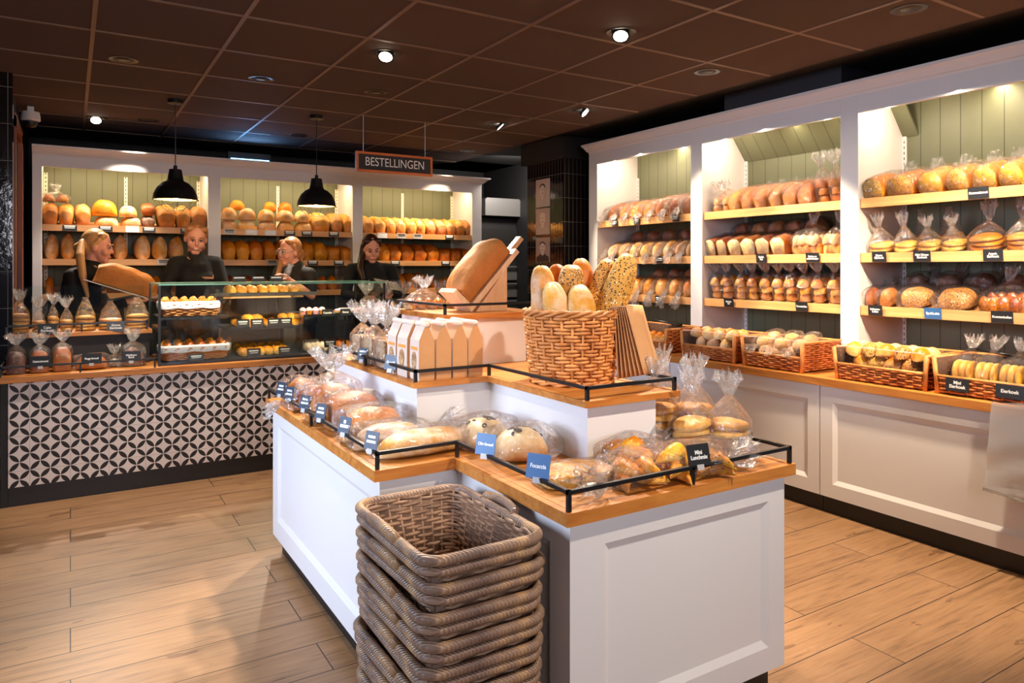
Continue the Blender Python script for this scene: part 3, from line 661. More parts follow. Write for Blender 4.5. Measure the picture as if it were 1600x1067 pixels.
# portraits on the pillar
def portrait(v0, v1, lb, k):
    p = atx(838, v0, 3.845); q = atx(859.5, v1, 3.845); wy = p.y - q.y; h = p.z - q.z
    t = thing('portrait_photo', lb, 'photo', (3.843, q.y + wy / 2, q.z), group='sepia portrait photos on the pillar')
    part('print', MB().box(-.004, .001, -wy / 2, wy / 2, 0, h), flat('sepia_%d' % k, srgb(216 - 14 * k, 194 - 16 * k, 186 - 16 * k), .35), t)
    fig = MB()
    def disc(cy, cz, ry, rz, m, x):
        n = 20; fig.add([(x, cy, cz)] + [(x, cy + ry * math.cos(2 * PI * i / n), cz + rz * math.sin(2 * PI * i / n)) for i in range(n)], [(0, 1 + (i + 1) % n, 1 + i) for i in range(n)], m)
    n = 12; pts = [(-.0046, wy * .46, 0.001), (-.0046, wy * .44, h * .2), (-.0046, wy * .15, h * .33), (-.0046, -wy * .15, h * .33), (-.0046, -wy * .44, h * .2), (-.0046, -wy * .46, .001)]
    fig.add(pts, [(0, 1, 2, 3, 4, 5)], 1); disc(0, h * .36, wy * .1, h * .1, 0, -.0050); disc(0, h * .60, wy * .2, h * .22, 0, -.0054); disc(0, h * .72, wy * .2, h * .12, 2 if k != 1 else 0, -.0058); disc(0, h * .64, wy * .17, h * .14, 0, -.0062)
    for s in (-1, 1): disc(s * wy * .08, h * .63, wy * .03, h * .012, 2, -.0066)
    disc(0, h * .49, wy * .07, h * .012, 2, -.0066)
    part('figure', fig, [bpy.data.materials.get('sepia_face') or flat('sepia_face', srgb(238, 222, 212), .35), flat('sepia_coat_%d' % k, srgb([214, 206, 70][k], [200, 190, 58][k], [192, 180, 56][k]), .35), bpy.data.materials.get('sepia_dark') or flat('sepia_dark', srgb(60, 46, 42), .35)], t)
portrait(282, 322, 'topmost sepia portrait on the pillar, person in a white coat smiling', 0)
portrait(327, 366, 'middle sepia portrait on the pillar, bald person in pale coat', 1)
portrait(372, 409, 'lowest sepia portrait on the pillar, person in a dark jacket', 2)

# ================================================================== bread library (long axis X, base at z = 0)
CACHE = {}
def sgp(v, e): return math.copysign(abs(v) ** e, v)
def loaf_mb(L, W, H, kind='tin', seed=0, n=17, m=22, amp=.04, slices=0, cut=0):
    mb = MB(); rings = []
    pe, pz, nb, nt, zc = {'tin': (9, 5, 8, 2.3, .60), 'oval': (2.2, 2.6, 3.2, 2.1, .36), 'bag': (3.2, 3.4, 2.6, 2.1, .42), 'flat': (5, 7, 8, 5, .5), 'bun': (2.1, 2.2, 3.0, 2.0, .36), 'crois': (1.55, 1.7, 2.2, 2.0, .42), 'disc': (2.05, 2.6, 4, 3, .45)}[kind]
    if kind == 'disc': amp *= .35
    if slices: n = slices * 2 + 1
    for i in range(n):
        t = -1 + 2 * i / (n - 1); t = math.sin(t * PI / 2) if not slices else t
        t = max(-.9985, min(.9985, t))
        e = (1 - abs(t) ** pe) ** (1 / pe); ez = (1 - abs(t) ** pz) ** (1 / pz) if kind != 'tin' else .70 + .30 * (1 - abs(t) ** 4)
        if kind == 'tin': e = e if abs(t) < .97 else .90
        if cut and t < 0: e = 1.0; ez = 1.0
        k = (.86 if kind == 'crois' else .955) if slices and i % 2 else 1.0
        ring = []
        for j in range(m):
            th = 2 * PI * (j + .5) / m; c, s = math.cos(th), math.sin(th)
            if s >= 0: y = sgp(c, 2 / nt); z = zc + (1 - zc) * abs(s) ** (2 / nt)
            else: y = sgp(c, 2 / nb); z = zc - zc * abs(s) ** (2 / nb)
            wz = W / 2 * e * k
            if kind == 'tin': wz *= .90 + .12 * min(1, max(0, z / .7)) + (.065 if .60 <= z < .86 else 0)
            zz = H * (z * ez if kind == 'tin' else zc * 0 + z * ez) * (k if z > .2 else 1)
            x = t * L / 2
            d = 1 + amp * noise.noise(Vector((x * 16 + seed * 3.1, y * 2.0 + seed, z * 2.2))) * 2
            ring.append(Vector((x * (1 + (d - 1) * .3), y * wz * d + (1.3 * x * x / L if kind == 'crois' else 0), max(0, zz * (d if z > .25 else 1)))))
        rings.append(ring)
    mb.loft(rings)
    if cut: mb.m[-2] = 1
    return mb
def bread(L, W, H, kind, mat, seed=0, **k):
    cm = {1: K_CRUMB, 2: K_RCRUMB}.get(k.get('cut', 0))
    key = (L, W, H, kind, mat.name, seed, tuple(k.items()))
    if key not in CACHE: CACHE[key] = loaf_mb(L, W, H, kind, seed, **k).mesh('bread', [mat, cm] if cm else mat, True)
    return CACHE[key]
def fold(p, seed, amp):
    q = Vector(p) * 22; return Vector((noise.noise(q + Vector((seed, 0, 0))), noise.noise(q + Vector((0, seed + 5, 0))), noise.noise(q + Vector((9, 0, seed))))) * amp
def film_up(a, b, h, neck=.05, tuft=.07, seed=0, n=26, tr=.034, tied=True, lean=(0, 0)):
    """upright bag: half sizes a (x), b (y), content height h, gathered neck, flared tuft"""
    mb = MB(); prof = [(.80, 0), (.97, .006), (1.0, .03), (1.02, h * .5), (1.0, h * .9), (.90, h * 1.0)]
    rings = []; K = len(prof)
    def ring(sc, z, ex, crease, cx=0, cy=0, fx=None):
        r = []
        for j in range(n):
            th = 2 * PI * j / n; c, s = math.cos(th), math.sin(th)
            w_ = 1 + crease * math.sin(th * 7 + seed) + crease * .7 * math.sin(th * 11 + 2.3 * seed)
            p = Vector((sgp(c, 2 / ex) * a * sc * w_, sgp(s, 2 / ex) * b * sc * w_, z)) if fx is None else Vector((c * fx * w_, s * fx * w_, z))
            p += Vector((cx, cy, 0)); r.append(p + fold(p, seed, .0055 if fx is None else .009))
        return r
    for sc, z in prof: rings.append(ring(sc, max(z, .001), 3.2, .006))
    for p_ in rings[0] + rings[1]: p_.z = max(p_.z, .0008)
    for q in (.35, .68, .9):
        rings.append(ring((1 - q) * .92 + .12, h + neck * q, 2.4, .05 * q + .01, lean[0] * q, lean[1] * q))
    lx, ly = lean
    if tied:
        rings.append(ring(0, h + neck, 2, .12, lx, ly, .011))
        nb = len(rings); tb = []
        for q in (.02, .25, .6, 1.0):
            f = .011 + (tr - .011) * q ** .6
            tb.append(ring(0, h + neck + tuft * q, 2, .24 * q + .08, lx * (1 + .5 * q), ly * (1 + .5 * q), f))
        for i, r in enumerate(tb[-1]): r.z += tuft * .30 * math.sin(i * 2.4 + seed)
        mb.loft(rings, 0, True, False); mb.loft([rings[-1]] + tb, 1, False, False)
    else:
        rings.append(ring(.30, h + neck * .97, 2, .16, lx, ly)); mb.loft(rings, 0, True, False)
    return mb
def film_lay(L, W, H, neck=.05, tuft=.06, seed=0, n=24, droop=0.0, sz=3.0, tr=.032, zneck=.35):
    """lying bag along X with its gathered neck at +X; droop lowers the tuft"""
    mb = MB(); rings = []
    def ring(x, w_, h_, zc, crease, ex=sz):
        r = []
        for j in range(n):
            th = 2 * PI * j / n; c, s = math.cos(th), math.sin(th)
            k = 1 + crease * math.sin(th * 7 + seed) + crease * .7 * math.sin(th * 12 + 1.7 * seed)
            p = Vector((x, sgp(c, 2 / ex) * w_ * k, zc + sgp(s, 2 / ex) * h_ * k)); r.append(p + fold(p, seed, .006))
        return r
    hw, hh = W / 2, H / 2
    for x, k in ((-L / 2 - .006, .72), (-L / 2, .95), (-L / 2 + .03, 1.0), (-L * .2, 1.01), (L * .1, 1.02), (L * .36, 1.0), (L / 2 - .005, .93)):
        rings.append(ring(x, hw * k, hh * k, hh * max(k, .9) + .001, .010))
    for q in (.35, .7):
        rings.append(ring(L / 2 + neck * q, hw * (1 - q) * .9 + .010, hh * (1 - q) * .9 + .010, hh * (1 - q) + H * zneck * q, .07, 2.3))
    zn = H * zneck
    rings.append(ring(L / 2 + neck, .010, .010, zn, .12, 2)); mb.loft(rings, 0, True, False)
    tb = [rings[-1]]
    for q in (.25, .6, 1.0):
        f = .010 + (tr - .010) * q ** .6
        tb.append(ring(L / 2 + neck + tuft * q, f * 1.15, f * .85, zn - droop * q * q, .22 * q + .06, 2))
    for i, p in enumerate(tb[-1]): p.x += tuft * .28 * math.sin(i * 2.4 + seed)
    mb.loft(tb, 1, False, False)
    for v in range(len(mb.v)):
        x, y, z = mb.v[v]
        if x < L / 2 and z < .0008: mb.v[v] = (x, y, .0008)
    return mb
def filmmesh(fn, *a, **k):
    key = (fn.__name__, a, tuple(k.items()))
    if key not in CACHE: CACHE[key] = fn(*a, **k).mesh('film', [FILM, FILMTUFT], False)
    return CACHE[key]
def product(name, label, cat, loc, rot, contents, film, group=None, pname='loaf'):
    t = thing(name, label, cat, loc, rot, group)
    for c in contents:
        me, l, r = c[:3]; obj(c[3] if len(c) > 3 else pname, me, t, l, r)
    obj('plastic_bag', film, t); return t
def single(name, me, label, cat, loc, rot, group=None):
    return tag(obj(name, me, None, loc, rot), label, cat, group)

# ---------------------------------------------------------------- price cards
def bars(mb, w_, h_, rows, x=-.0013):
    for k, (cw, th) in enumerate(rows):
        z = h_ * (.70 - .26 * k); mb.box(-cw * w_ / 2, cw * w_ / 2, x, x - .0006, z - th * h_ / 2, z + th * h_ / 2)
def card(label, loc, yaw, tilt, mat=CARD, lines=None, rows=((.7, .16), (.6, .08)), w_=.066, h_=.044, size=.0115, holder=False, group='price cards', cat='price card'):
    """front faces local -Y; yaw turns it about z, tilt leans the top back"""
    me = MB().box(-w_ / 2, w_ / 2, -.001, .001, 0, h_).mesh('card', mat, False)
    o = tag(obj('price_card', me, None, loc, (-tilt, 0, yaw)), label, cat, group)
    if lines: text('lettering', lines, size, INK, o, (0, -.0013, h_ * .5), (PI / 2, 0, 0), sx=.92, bold=.0004)
    else:
        mb = MB(); bars(mb, w_, h_, rows); part('lettering', mb, INK if mat is not GREYCARD else CARD, o)
    if holder: part('clip', MB().box(-.012, .012, -.003, .003, -.012, .004), GREYCARD, o)
    return o

# ================================================================== back wall case: loaves
BAYN = ['left', 'middle', 'right']; SHN = ['upper', 'middle', 'lower']
def bx(u, v=345, d=.1): return aty(u, v, BY + d).x
def back_row(bay, k, items, desc, mat, L=.27, H=.145, kind='tin', z=0, d=.035, lean=0, sd=0, name='tin_loaf', grp=None, layer='', amp=.042):
    for i, (u0, u1) in enumerate(items):
        x0, x1 = bx(u0), bx(u1); W = (x1 - x0) * .985; s = (i * 7 + sd) % 4
        me = bread(L, round(W, 3), H, kind, mat, s, amp=amp)
        p = on_back((x0 + x1) / 2, d + L / 2, k); p.z += z + .001
        if len(items) > 1: lb = '%s, %s from left in the %s%s row, %s back bay' % (desc, ORD[i], SHN[k] + ' shelf' if not layer else SHN[k] + ' shelf ', layer, BAYN[bay])
        else: lb = '%s in the %s shelf %s row, %s back bay' % (desc, SHN[k], layer, BAYN[bay])
        single(name, me, lb, 'bread', p, (lean, -BTILT, PI / 2 + random.uniform(-.05, .05)), grp or ('loaves on the %s shelf of the %s back bay' % (SHN[k], BAYN[bay])))
def cross_row(bay, k, items, desc, mat, L=None, Wd=.15, H=.10, z=0, d=.03, sd=0, name='oval_loaf', layer='front'):
    """ovals lying along the shelf"""
    for i, (u0, u1) in enumerate(items):
        x0, x1 = bx(u0), bx(u1); Lx = round((x1 - x0) * .985, 3)
        me = bread(Lx, Wd, H, 'oval', mat, (i * 5 + sd) % 4, amp=.035)
        p = on_back((x0 + x1) / 2, d + Wd / 2, k); p.z += z + .001
        lb = '%s, %s from the left in the %s pile row, %s back bay' % (desc, ORD[i], layer, BAYN[bay])
        if len(items) == 1: lb = '%s in the %s pile row, %s back bay' % (desc, layer, BAYN[bay])
        single(name, me, lb, 'bread', p, (BTILT, 0, random.uniform(-.06, .06)), 'oval loaves on the upper shelf of the %s back bay' % BAYN[bay])
back_row(0, 0, [(67, 91.5), (92.5, 116), (117, 141)], 'tan tin loaf', K_TIN, H=.165)
cross_row(0, 0, [(147, 186), (188, 222)], 'floury oval loaf', K_OVAL, H=.085, layer='bottom')
cross_row(0, 0, [(143, 184)], 'large golden oval loaf', K_GOLD, H=.13, z=.083, Wd=.17, layer='top')
cross_row(0, 0, [(186, 215)], 'small round loaf', K_OVAL, H=.09, z=.083, layer='top')
back_row(0, 0, [(222, 241)], 'dark brown seeded loaf', K_DARK, H=.10, L=.2, layer='bottom', name='seeded_loaf')
back_row(0, 0, [(221.5, 241.5)], 'reddish brown seeded loaf', K_BROWN, H=.095, L=.2, z=.103, layer='top', name='seeded_loaf')
back_row(0, 0, [(246, 275), (276, 299), (300, 324)], 'yellow floury tin loaf', K_TIN, H=.185, lean=R(-4), sd=2, layer='right')
product('bagged_rolls', 'bag of rolls with white knot lying on top of the tan tin loaves', 'bread', on_back(bx(87), .14, 0) + Vector((0, 0, .175)), (0, 0, 0),
        [(bread(.085, .085, .06, 'bun', K_GOLD, k), (dx, 0, .003), (0, 0, k)) for k, dx in ((0, -.045), (1, .045))], filmmesh(film_up, .10, .06, .06, .035, .05, 3), pname='roll')
back_row(0, 1, [(69, 92), (93, 117), (176, 200), (210, 236), (237, 262), (263, 288)], 'crusty brown loaf', K_OVAL, H=.19, L=.22, kind='oval', amp=.05, name='crusty_loaf', sd=1)
back_row(0, 2, [(70, 84), (236, 252)], 'dark crusty loaf', K_GOLD, H=.13, L=.2, kind='oval', name='crusty_loaf')
cross_row(1, 0, [(345, 371), (372, 400), (402, 433), (434, 460), (461, 489)], 'floury oval loaf', K_OVAL, H=.09, layer='bottom')
cross_row(1, 0, [(345, 371), (373, 401), (404, 430), (432, 460), (461, 484)], 'speckled round loaf', K_OVAL, H=.105, z=.088, layer='middle', sd=2)
cross_row(1, 0, [(363, 387), (417, 437), (440, 462)], 'round loaf', K_GOLD, H=.09, z=.165, Wd=.13, d=.14, layer='topmost')
back_row(1, 0, [(488, 516), (517, 535), (536, 551)], 'leaning tin loaf', K_TIN, H=.17, L=.3, lean=R(-5), sd=1)
back_row(1, 1, [(346, 367), (368, 389), (390, 410), (411, 430.5), (431.5, 452), (453, 471), (472, 488), (489, 510)], 'golden tin loaf', K_GOLD, H=.165)
back_row(1, 1, [(511, 531), (532, 551)], 'square tin loaf', K_GOLD, H=.125, kind='flat', layer='right', name='square_loaf')
back_row(1, 2, [(497, 511), (512, 527)], 'crinkled pastry case loaf', K_GOLD, H=.125, L=.16, kind='bun', name='crusty_loaf')
back_row(1, 2, [(345, 372), (373, 398), (399, 420)], 'dark tin loaf', K_BROWN, H=.12, layer='left', sd=3)
back_row(2, 0, [(567.5, 584), (585, 601.5), (602.5, 617), (618, 633.5), (634.5, 649.5), (650.5, 664), (665, 679), (681, 695), (696, 709.5), (710.5, 724), (725, 738)], 'brown dusted tin loaf', K_TIN, H=.155, L=.3, lean=R(-7), sd=2)
back_row(2, 1, [(594, 606.5), (607, 624), (625, 643.5), (645, 664), (665, 683)], 'golden tin loaf', K_GOLD, H=.16)
back_row(2, 1, [(684, 702), (703, 719), (720, 737)], 'square tin loaf', K_GOLD, H=.12, kind='flat', layer='right', name='square_loaf')
back_row(2, 2, [(618, 634), (636, 651), (653, 668)], 'slim golden loaf', K_GOLD, H=.14, L=.24, lean=R(-8), sd=1)
back_row(2, 2, [(670, 684), (686, 704), (706, 726)], 'round dark loaf', K_BROWN, H=.11, kind='bun', L=.12, layer='right', name='crusty_loaf')
BC = [(0, 0, [(109, 0), (165, 0), (207, 2), (233, 0), (292, 0)]), (1, 0, [(359, 1), (393, 2), (423, 2), (453, 0), (480, 0), (522, 0)]), (2, 0, [(598, 2), (628, 1), (653, 1), (703, 0)]), (1, 1, [(426, 1), (489, 0), (530, 0)]), (2, 1, [(618, 0), (697, 0)]), (0, 1, [(256, 1)])]
for bay, k, cs in BC:
    for i, (u, c) in enumerate(cs):
        lb = '%s price card, %s from the left on the %s shelf edge, %s back bay' % (['black', 'grey', 'white'][c], ORD[i], SHN[k], BAYN[bay])
        card(lb, Vector((bx(u, 355, 0), BY + .006, BSH[k] + .002)), 0, R(4), [CARD, GREYCARD, LINEN][c], w_=.098, h_=.052, rows=((.75, .2), (.7, .12)), group='price cards on the back bread case')

# ================================================================== right shelving: bagged bread
RB = ['far', 'middle', 'near']
def ry(u, v, d=.05): return atx(u, v, SHX + d).y
def rrow(bay, k, spans, desc, maker, grp, v=340):
    for i, (u0, u1) in enumerate(spans):
        y0, y1 = ry(u0, v), ry(u1, v); lb = '%s, %s from left on %s shelf, %s right bay' % (desc, ORD[i], SHN[k], RB[bay])
        if len(spans) == 1: lb = '%s on %s shelf of the %s right bay' % (desc, SHN[k], RB[bay])
        maker((y0 + y1) / 2, abs(y0 - y1) * .985, k, lb, grp, i)
def lay_loaf(mat, L=.27, H=.12, kind='oval', front=True, slices=0, neck=.04, tuft=.07, droop=.05, name='bagged_loaf', d0=.02, cut=0):
    def f(y, W, k, lb, grp, i):
        s = i % 3; me = bread(L, round(W * .90, 2), H, kind, mat, s, **({'slices': slices} if slices else {'cut': cut} if cut else {}))
        d = d0 + L / 2 + (.0 if not front else .035)
        p = on_shelf(y, d, k); p.z += .002
        fm = filmmesh(film_lay, L + .01, round(W * .97, 2), H + .008, neck, tuft, s, 24, droop, 2.6 if kind != 'tin' else 3.6, .03, .45 if front else .6)
        rz, ryy = (PI, TILT) if front else (0, -TILT)
        product(name, lb, 'bread', p, (0, ryy, rz + random.uniform(-.05, .05)), [(me, (0, 0, .003), (0, 0, 0))], fm, grp)
    return f
def stand_rolls(mat, n=4, h=.10, tuft=.06, neck=.05, lean=(-.01, 0), kind='bun', rs=.075, name='bagged_rolls', d=.11, pname='roll', depth=.085):
    def f(y, W, k, lb, grp, i):
        r = W * .46; cs = []
        for q in range(n):
            lay = q // 2; dx = (-.035 if q % 2 else .035); me = bread(round(rs, 3), round(min(W * .80, .11), 2), .055, kind, mat, q % 4)
            cs.append((me, (dx, (q % 3 - 1) * .006, .004 + lay * .045), (0, R(8 * (q % 3 - 1)), q)))
        p = on_shelf(y, d, k); p.z += .004
        product(name, lb, 'bread', p, (0, -TILT, random.uniform(-.2, .2)), cs, filmmesh(film_up, depth, round(r * 1.03, 2), h, neck, tuft, i % 4, 26, .036, True, lean), grp, pname)
    return f
G = 'bagged loaves on the %s shelf of the %s right bay'
rrow(0, 0, [(941, 957), (958, 976), (977, 995), (996, 1014)], 'bagged golden oval loaf', lay_loaf(K_GOLD, .30, .12), G % ('upper', 'far'), 335)
rrow(0, 0, [(1016, 1034), (1036, 1056), (1058, 1078)], 'bagged brown oval loaf', lay_loaf(K_BROWN, .30, .135), G % ('upper', 'far'), 325)
rrow(0, 1, [(941, 957), (958, 974), (975, 991), (992, 1008), (1009, 1026), (1027, 1044), (1046, 1062), (1063, 1078)], 'bagged small white loaf', lay_loaf(K_OVAL, .26, .10), G % ('middle', 'far'), 385)
rrow(0, 2, [(941, 958), (959, 976), (977, 996), (997, 1014), (1015, 1036), (1037, 1057), (1058, 1078)], 'bagged round crusty bread', lay_loaf(K_BUN, .17, .12, kind='bun', tuft=.09, droop=.09), G % ('lower', 'far'), 455)
rrow(1, 0, [(1108, 1124), (1125, 1140)], 'bag of white rolls', stand_rolls(K_BUN, 4, .11), G % ('upper', 'middle'), 315)
rrow(1, 0, [(1141, 1160), (1161, 1179), (1180, 1202), (1203, 1224), (1225, 1247), (1248, 1274)], 'bagged sliced golden loaf', lay_loaf(K_GOLD, .30, .135, 'tin', False, 12, .05, .06, -.03), G % ('upper', 'middle'), 305)
rrow(1, 0, [(1276, 1294), (1295, 1312)], 'tall bag of brown rolls', stand_rolls(K_BROWN, 6, .15, .09, .07), G % ('upper', 'middle'), 290)
rrow(1, 1, [(1104, 1122), (1123, 1139), (1140, 1160), (1161, 1183), (1184, 1206), (1207, 1230)], 'bagged half loaf', lay_loaf(K_BROWN, .26, .125, 'tin', False, 0, .05, .06, -.03, cut=1), G % ('middle', 'middle'), 380)
def bun_bag(y, W, k, lb, grp, i):
    cs = []; n = max(4, int(W / .042))
    for lay in range(2):
        for q in range(n - lay):
            yy = -W * .47 + (q + .5 + lay * .5) * W * .94 / n
            for xx in (-.045, .045): cs.append((bread(.085, .05, .065, 'bun', K_PALE if lay else K_BUN, q % 4), (xx, yy, .003 + lay * .055), (0, 0, q)))
    p = on_shelf(y, .12, k); p.z += .003
    product('bagged_rolls', lb, 'bread', p, (0, -TILT, 0), cs, filmmesh(film_up, .10, round(W * .5, 2), .125, .05, .07, i, 30, .03, True, (.05, 0)), grp, 'roll')
rrow(1, 1, [(1232, 1284), (1286, 1311)], 'large bag of mini buns', bun_bag, G % ('middle', 'middle'), 375)
rrow(1, 2, [(1107, 1124), (1126, 1143), (1145, 1162), (1164, 1181), (1183, 1201), (1203, 1221), (1223, 1242), (1244, 1265), (1267, 1288), (1290, 1311)], 'knotted bag of soft buns', stand_rolls(K_BUN, 6, .115, .07, .075), G % ('lower', 'middle'), 455)
rrow(2, 0, [(1350, 1386), (1388, 1434), (1436, 1479), (1481, 1520), (1522, 1562), (1564, 1606)], 'bagged raisin loaf', lay_loaf(K_GOLD, .28, .125, 'oval', False, 0, .05, .07, -.05, cut=2), G % ('upper', 'near'), 300)
def cakes(mat, n=2, r=.065, h=.05, tuft=.07, neck=.08, d=.10, lean=(0, 0), name='bagged_cakes', tied=True):
    def f(y, W, k, lb, grp, i):
        rr = round(min(W * .46, .075), 3); cs = [(bread(rr * 2, rr * 2, .026, 'disc', mat, q), (.004 * (q % 2), .004 * ((q + 1) % 2), .003 + q * .0245), (0, 0, q)) for q in range(n)]
        p = on_shelf(y, d, k); p.z += .004
        product(name, lb, 'cake', p, (0, -TILT, 0), cs, filmmesh(film_up, round(rr * 1.06, 3), round(rr * 1.06, 3), round(n * .0255 + .008, 3), neck, tuft, i % 4, 26, .03, tied, lean), grp, 'cake')
    return f
K_CHOC = crust('choc_egg_cake', srgb(226, 164, 86), srgb(238, 184, 104), (.03, .015, .01, 1), .35, bump=.2)
rrow(2, 1, [(1350, 1388), (1390, 1424)], 'bag of large egg cakes', cakes(K_CAKE, 2, neck=.09), 'bags of egg cakes on the middle shelf of the near right bay', 385)
rrow(2, 1, [(1426, 1462), (1464, 1502)], 'bag of chocolate chip egg cakes', cakes(K_CHOC, 2, neck=.07, tuft=.06), 'bags of egg cakes on the middle shelf of the near right bay', 385)
rrow(2, 1, [(1506, 1562), (1565, 1610)], 'bag of apple egg cakes', cakes(K_PASTRY, 3, neck=.06, tuft=.09, lean=(.05, 0)), 'bags of egg cakes on the middle shelf of the near right bay', 380)
rrow(2, 1, [(1398, 1420), (1436, 1470), (1560, 1590)], 'tall cake bag behind front row', cakes(K_PASTRY, 2, neck=.15, tuft=.02, d=.27, tied=False), 'tall bags at the back of the middle shelf, near right bay', 350)
rrow(2, 2, [(1349, 1368), (1370, 1397)], 'bag of brown rolls', lay_loaf(K_BROWN, .14, .10, 'bun', False, name='bagged_rolls', tuft=.05, droop=-.02), G % ('lower', 'near'), 470)
rrow(2, 2, [(1399, 1453), (1455, 1522)], 'bag of seeded oval breads', lay_loaf(K_SEED, .17, .105, 'oval', False, tuft=.08, droop=-.04), G % ('lower', 'near'), 470)
def raisin_buns(y, W, k, lb, grp, i):
    n = 5; cs = []
    for q in range(n):
        for xx in (-.04, .045): cs.append((bread(.08, .055, .075, 'bun', K_GLAZE, q % 4), (xx, -W * .46 + (q + .5) * W * .92 / n, .003), (0, 0, q)))
    p = on_shelf(y, .10, k); p.z += .003
    product('bagged_rolls', lb, 'bread', p, (0, -TILT, 0), cs, filmmesh(film_up, .09, round(W * .5, 2), .085, .05, .06, 2, 30, .03, True, (.05, 0)), grp, 'raisin_bun')
rrow(2, 2, [(1525, 1612)], 'bag of glazed raisin buns', raisin_buns, G % ('lower', 'near'), 485)
rrow(2, 2, [(1380, 1420), (1424, 1470), (1476, 1530), (1536, 1580)], 'dark bagged rear row bread', lay_loaf(K_DARK, .14, .13, 'bun', False, d0=.22, tuft=.07, droop=-.05), 'dark bagged breads at the back of the lower shelf, near right bay', 455)
rrow(0, 1, [(950, 972), (974, 996), (998, 1020), (1022, 1046), (1048, 1074)], 'dark rear row bagged loaf', lay_loaf(K_BROWN, .14, .16, 'oval', False, d0=.27, tuft=.04, droop=0), 'rear bagged loaves on the far right bay', 380)
rrow(0, 2, [(985, 1006), (1008, 1030), (1032, 1054), (1056, 1078)], 'dark rear row round bread', lay_loaf(K_BROWN, .15, .15, 'bun', False, d0=.25, tuft=.04, droop=0), 'rear bagged loaves on the far right bay', 450)
rrow(1, 1, [(1112, 1134), (1137, 1160), (1163, 1188), (1191, 1216), (1219, 1246)], 'dark rear row bagged loaf', lay_loaf(K_BROWN, .13, .17, 'tin', False, d0=.285, tuft=.04, droop=0), 'rear bagged loaves on the middle right bay', 375)
rrow(1, 2, [(1128, 1156), (1160, 1188), (1192, 1220), (1224, 1252), (1256, 1284)], 'dark rear row bun bag', lay_loaf(K_DARK, .15, .15, 'bun', False, d0=.24, tuft=.08, droop=-.08), 'rear bagged loaves on the middle right bay', 450)
for u, v, k, tx, m, w_ in ((1530, 303, 0, 'Krentenbrood', CARD, .10), (1375, 402, 1, 'Grove\nEierkoek', CARD, .085), (1442, 402, 1, 'Mini Choco\nEierkoek', CARD, .092), (1553, 401, 1, 'Appel-\nEierkoek', CARD, .092),
                        (1369, 488, 2, 'Italiaanse-\nbollen', CARD, .085), (1459, 493, 2, 'SpeltLekis', BLUECARD, .09), (1567, 499, 2, 'Krentenbollen', CARD, .10), (1191, 404, 1, 'Stukje\nPuf', CARD, .085), (1271, 404, 1, 'Zachte en\nmini-bolletjes', CARD, .095),
                        (1140, 474, 2, 'Brioche\nbol', CARD, .085), (1254, 480, 2, 'Tarwebollen', CARD, .088)):
    bay = 'near' if u > 1320 else 'middle'
    card('%s price card reading %s on the %s shelf edge, %s right bay' % ('blue' if m is BLUECARD else 'black', tx.replace('\n', ' '), SHN[k], bay), Vector((SHX - .006, atx(u, v, SHX).y, RSH[k] + .002)), -PI / 2, R(-6), m, tx, w_=w_, h_=.060, size=.0165 if len(tx) > 10 else .019, group='price cards on the right shelving')
for k, us in ((0, (962, 996, 1057)), (1, (965, 1032)), (2, (1030,))):
    for i, u in enumerate(us):
        card('small black price card, %s from the left on the %s shelf edge, far right bay' % (ORD[i], SHN[k]), Vector((SHX - .006, atx(u, 350, SHX).y, RSH[k] + .002)), -PI / 2, R(-6), CARD, None, w_=.07, h_=.055, group='price cards on the right shelving')

# ================================================================== wicker
def rrect(Lx, Ly, rad, step):
    """points and outward normals round a rounded rectangle"""
    segs = []; hx, hy = Lx / 2 - rad, Ly / 2 - rad
    pts = []
    def line(a, b, nrm):
        n = max(1, int((Vector(b) - Vector(a)).length / step))
        for i in range(n): pts.append((Vector(a).lerp(Vector(b), i / n), Vector(nrm)))
    def arc(c, a0):
        n = max(2, int(rad * PI / 2 / step))
        for i in range(n):
            a = a0 + PI / 2 * i / n; d = Vector((math.cos(a), math.sin(a))); pts.append((Vector(c) + d * rad, d))
    line((Lx / 2, -hy), (Lx / 2, hy), (1, 0)); arc((hx, hy), 0)
    line((hx, Ly / 2), (-hx, Ly / 2), (0, 1)); arc((-hx, hy), PI / 2)
    line((-Lx / 2, hy), (-Lx / 2, -hy), (-1, 0)); arc((-hx, -hy), PI)
    line((-hx, -Ly / 2), (hx, -Ly / 2), (0, -1)); arc((hx, -hy), 1.5 * PI)
    if len(pts) % 2: pts.pop()
    return pts
def weave(mb, Lx, Ly, H, rows, taper, r, amp, rad=.03, step=.018, keep=None, m=0, z0=0.0, flatf=None, sides=5):
    for k in range(rows):
        f = (k + .5) / rows; z = z0 + (H - z0) * f; q = taper + (1 - taper) * (z / H)
        P = rrect(Lx * q, Ly * q, rad * q, step); runs = []; run = []
        for i, (p, n) in enumerate(P):
            pt = Vector((*(p + n * amp * (1 if (i // 2 + k) % 2 else -1) * (.5 if i % 2 else 1)), z + .0012 * math.sin(i * 1.7 + k)))
            if keep is None or keep(p, z): run.append(pt)
            elif run: runs.append(run); run = []
        if keep is None: mb.tube(run, r, sides, m, closed=True, flat=flatf, up=Vector((0, 0, 1)) if flatf else None)
        else:
            if run: runs.append(run)
            for rn in runs:
                if len(rn) > 2: mb.tube(rn, r, sides, m, flat=flatf, up=Vector((0, 0, 1)) if flatf else None)
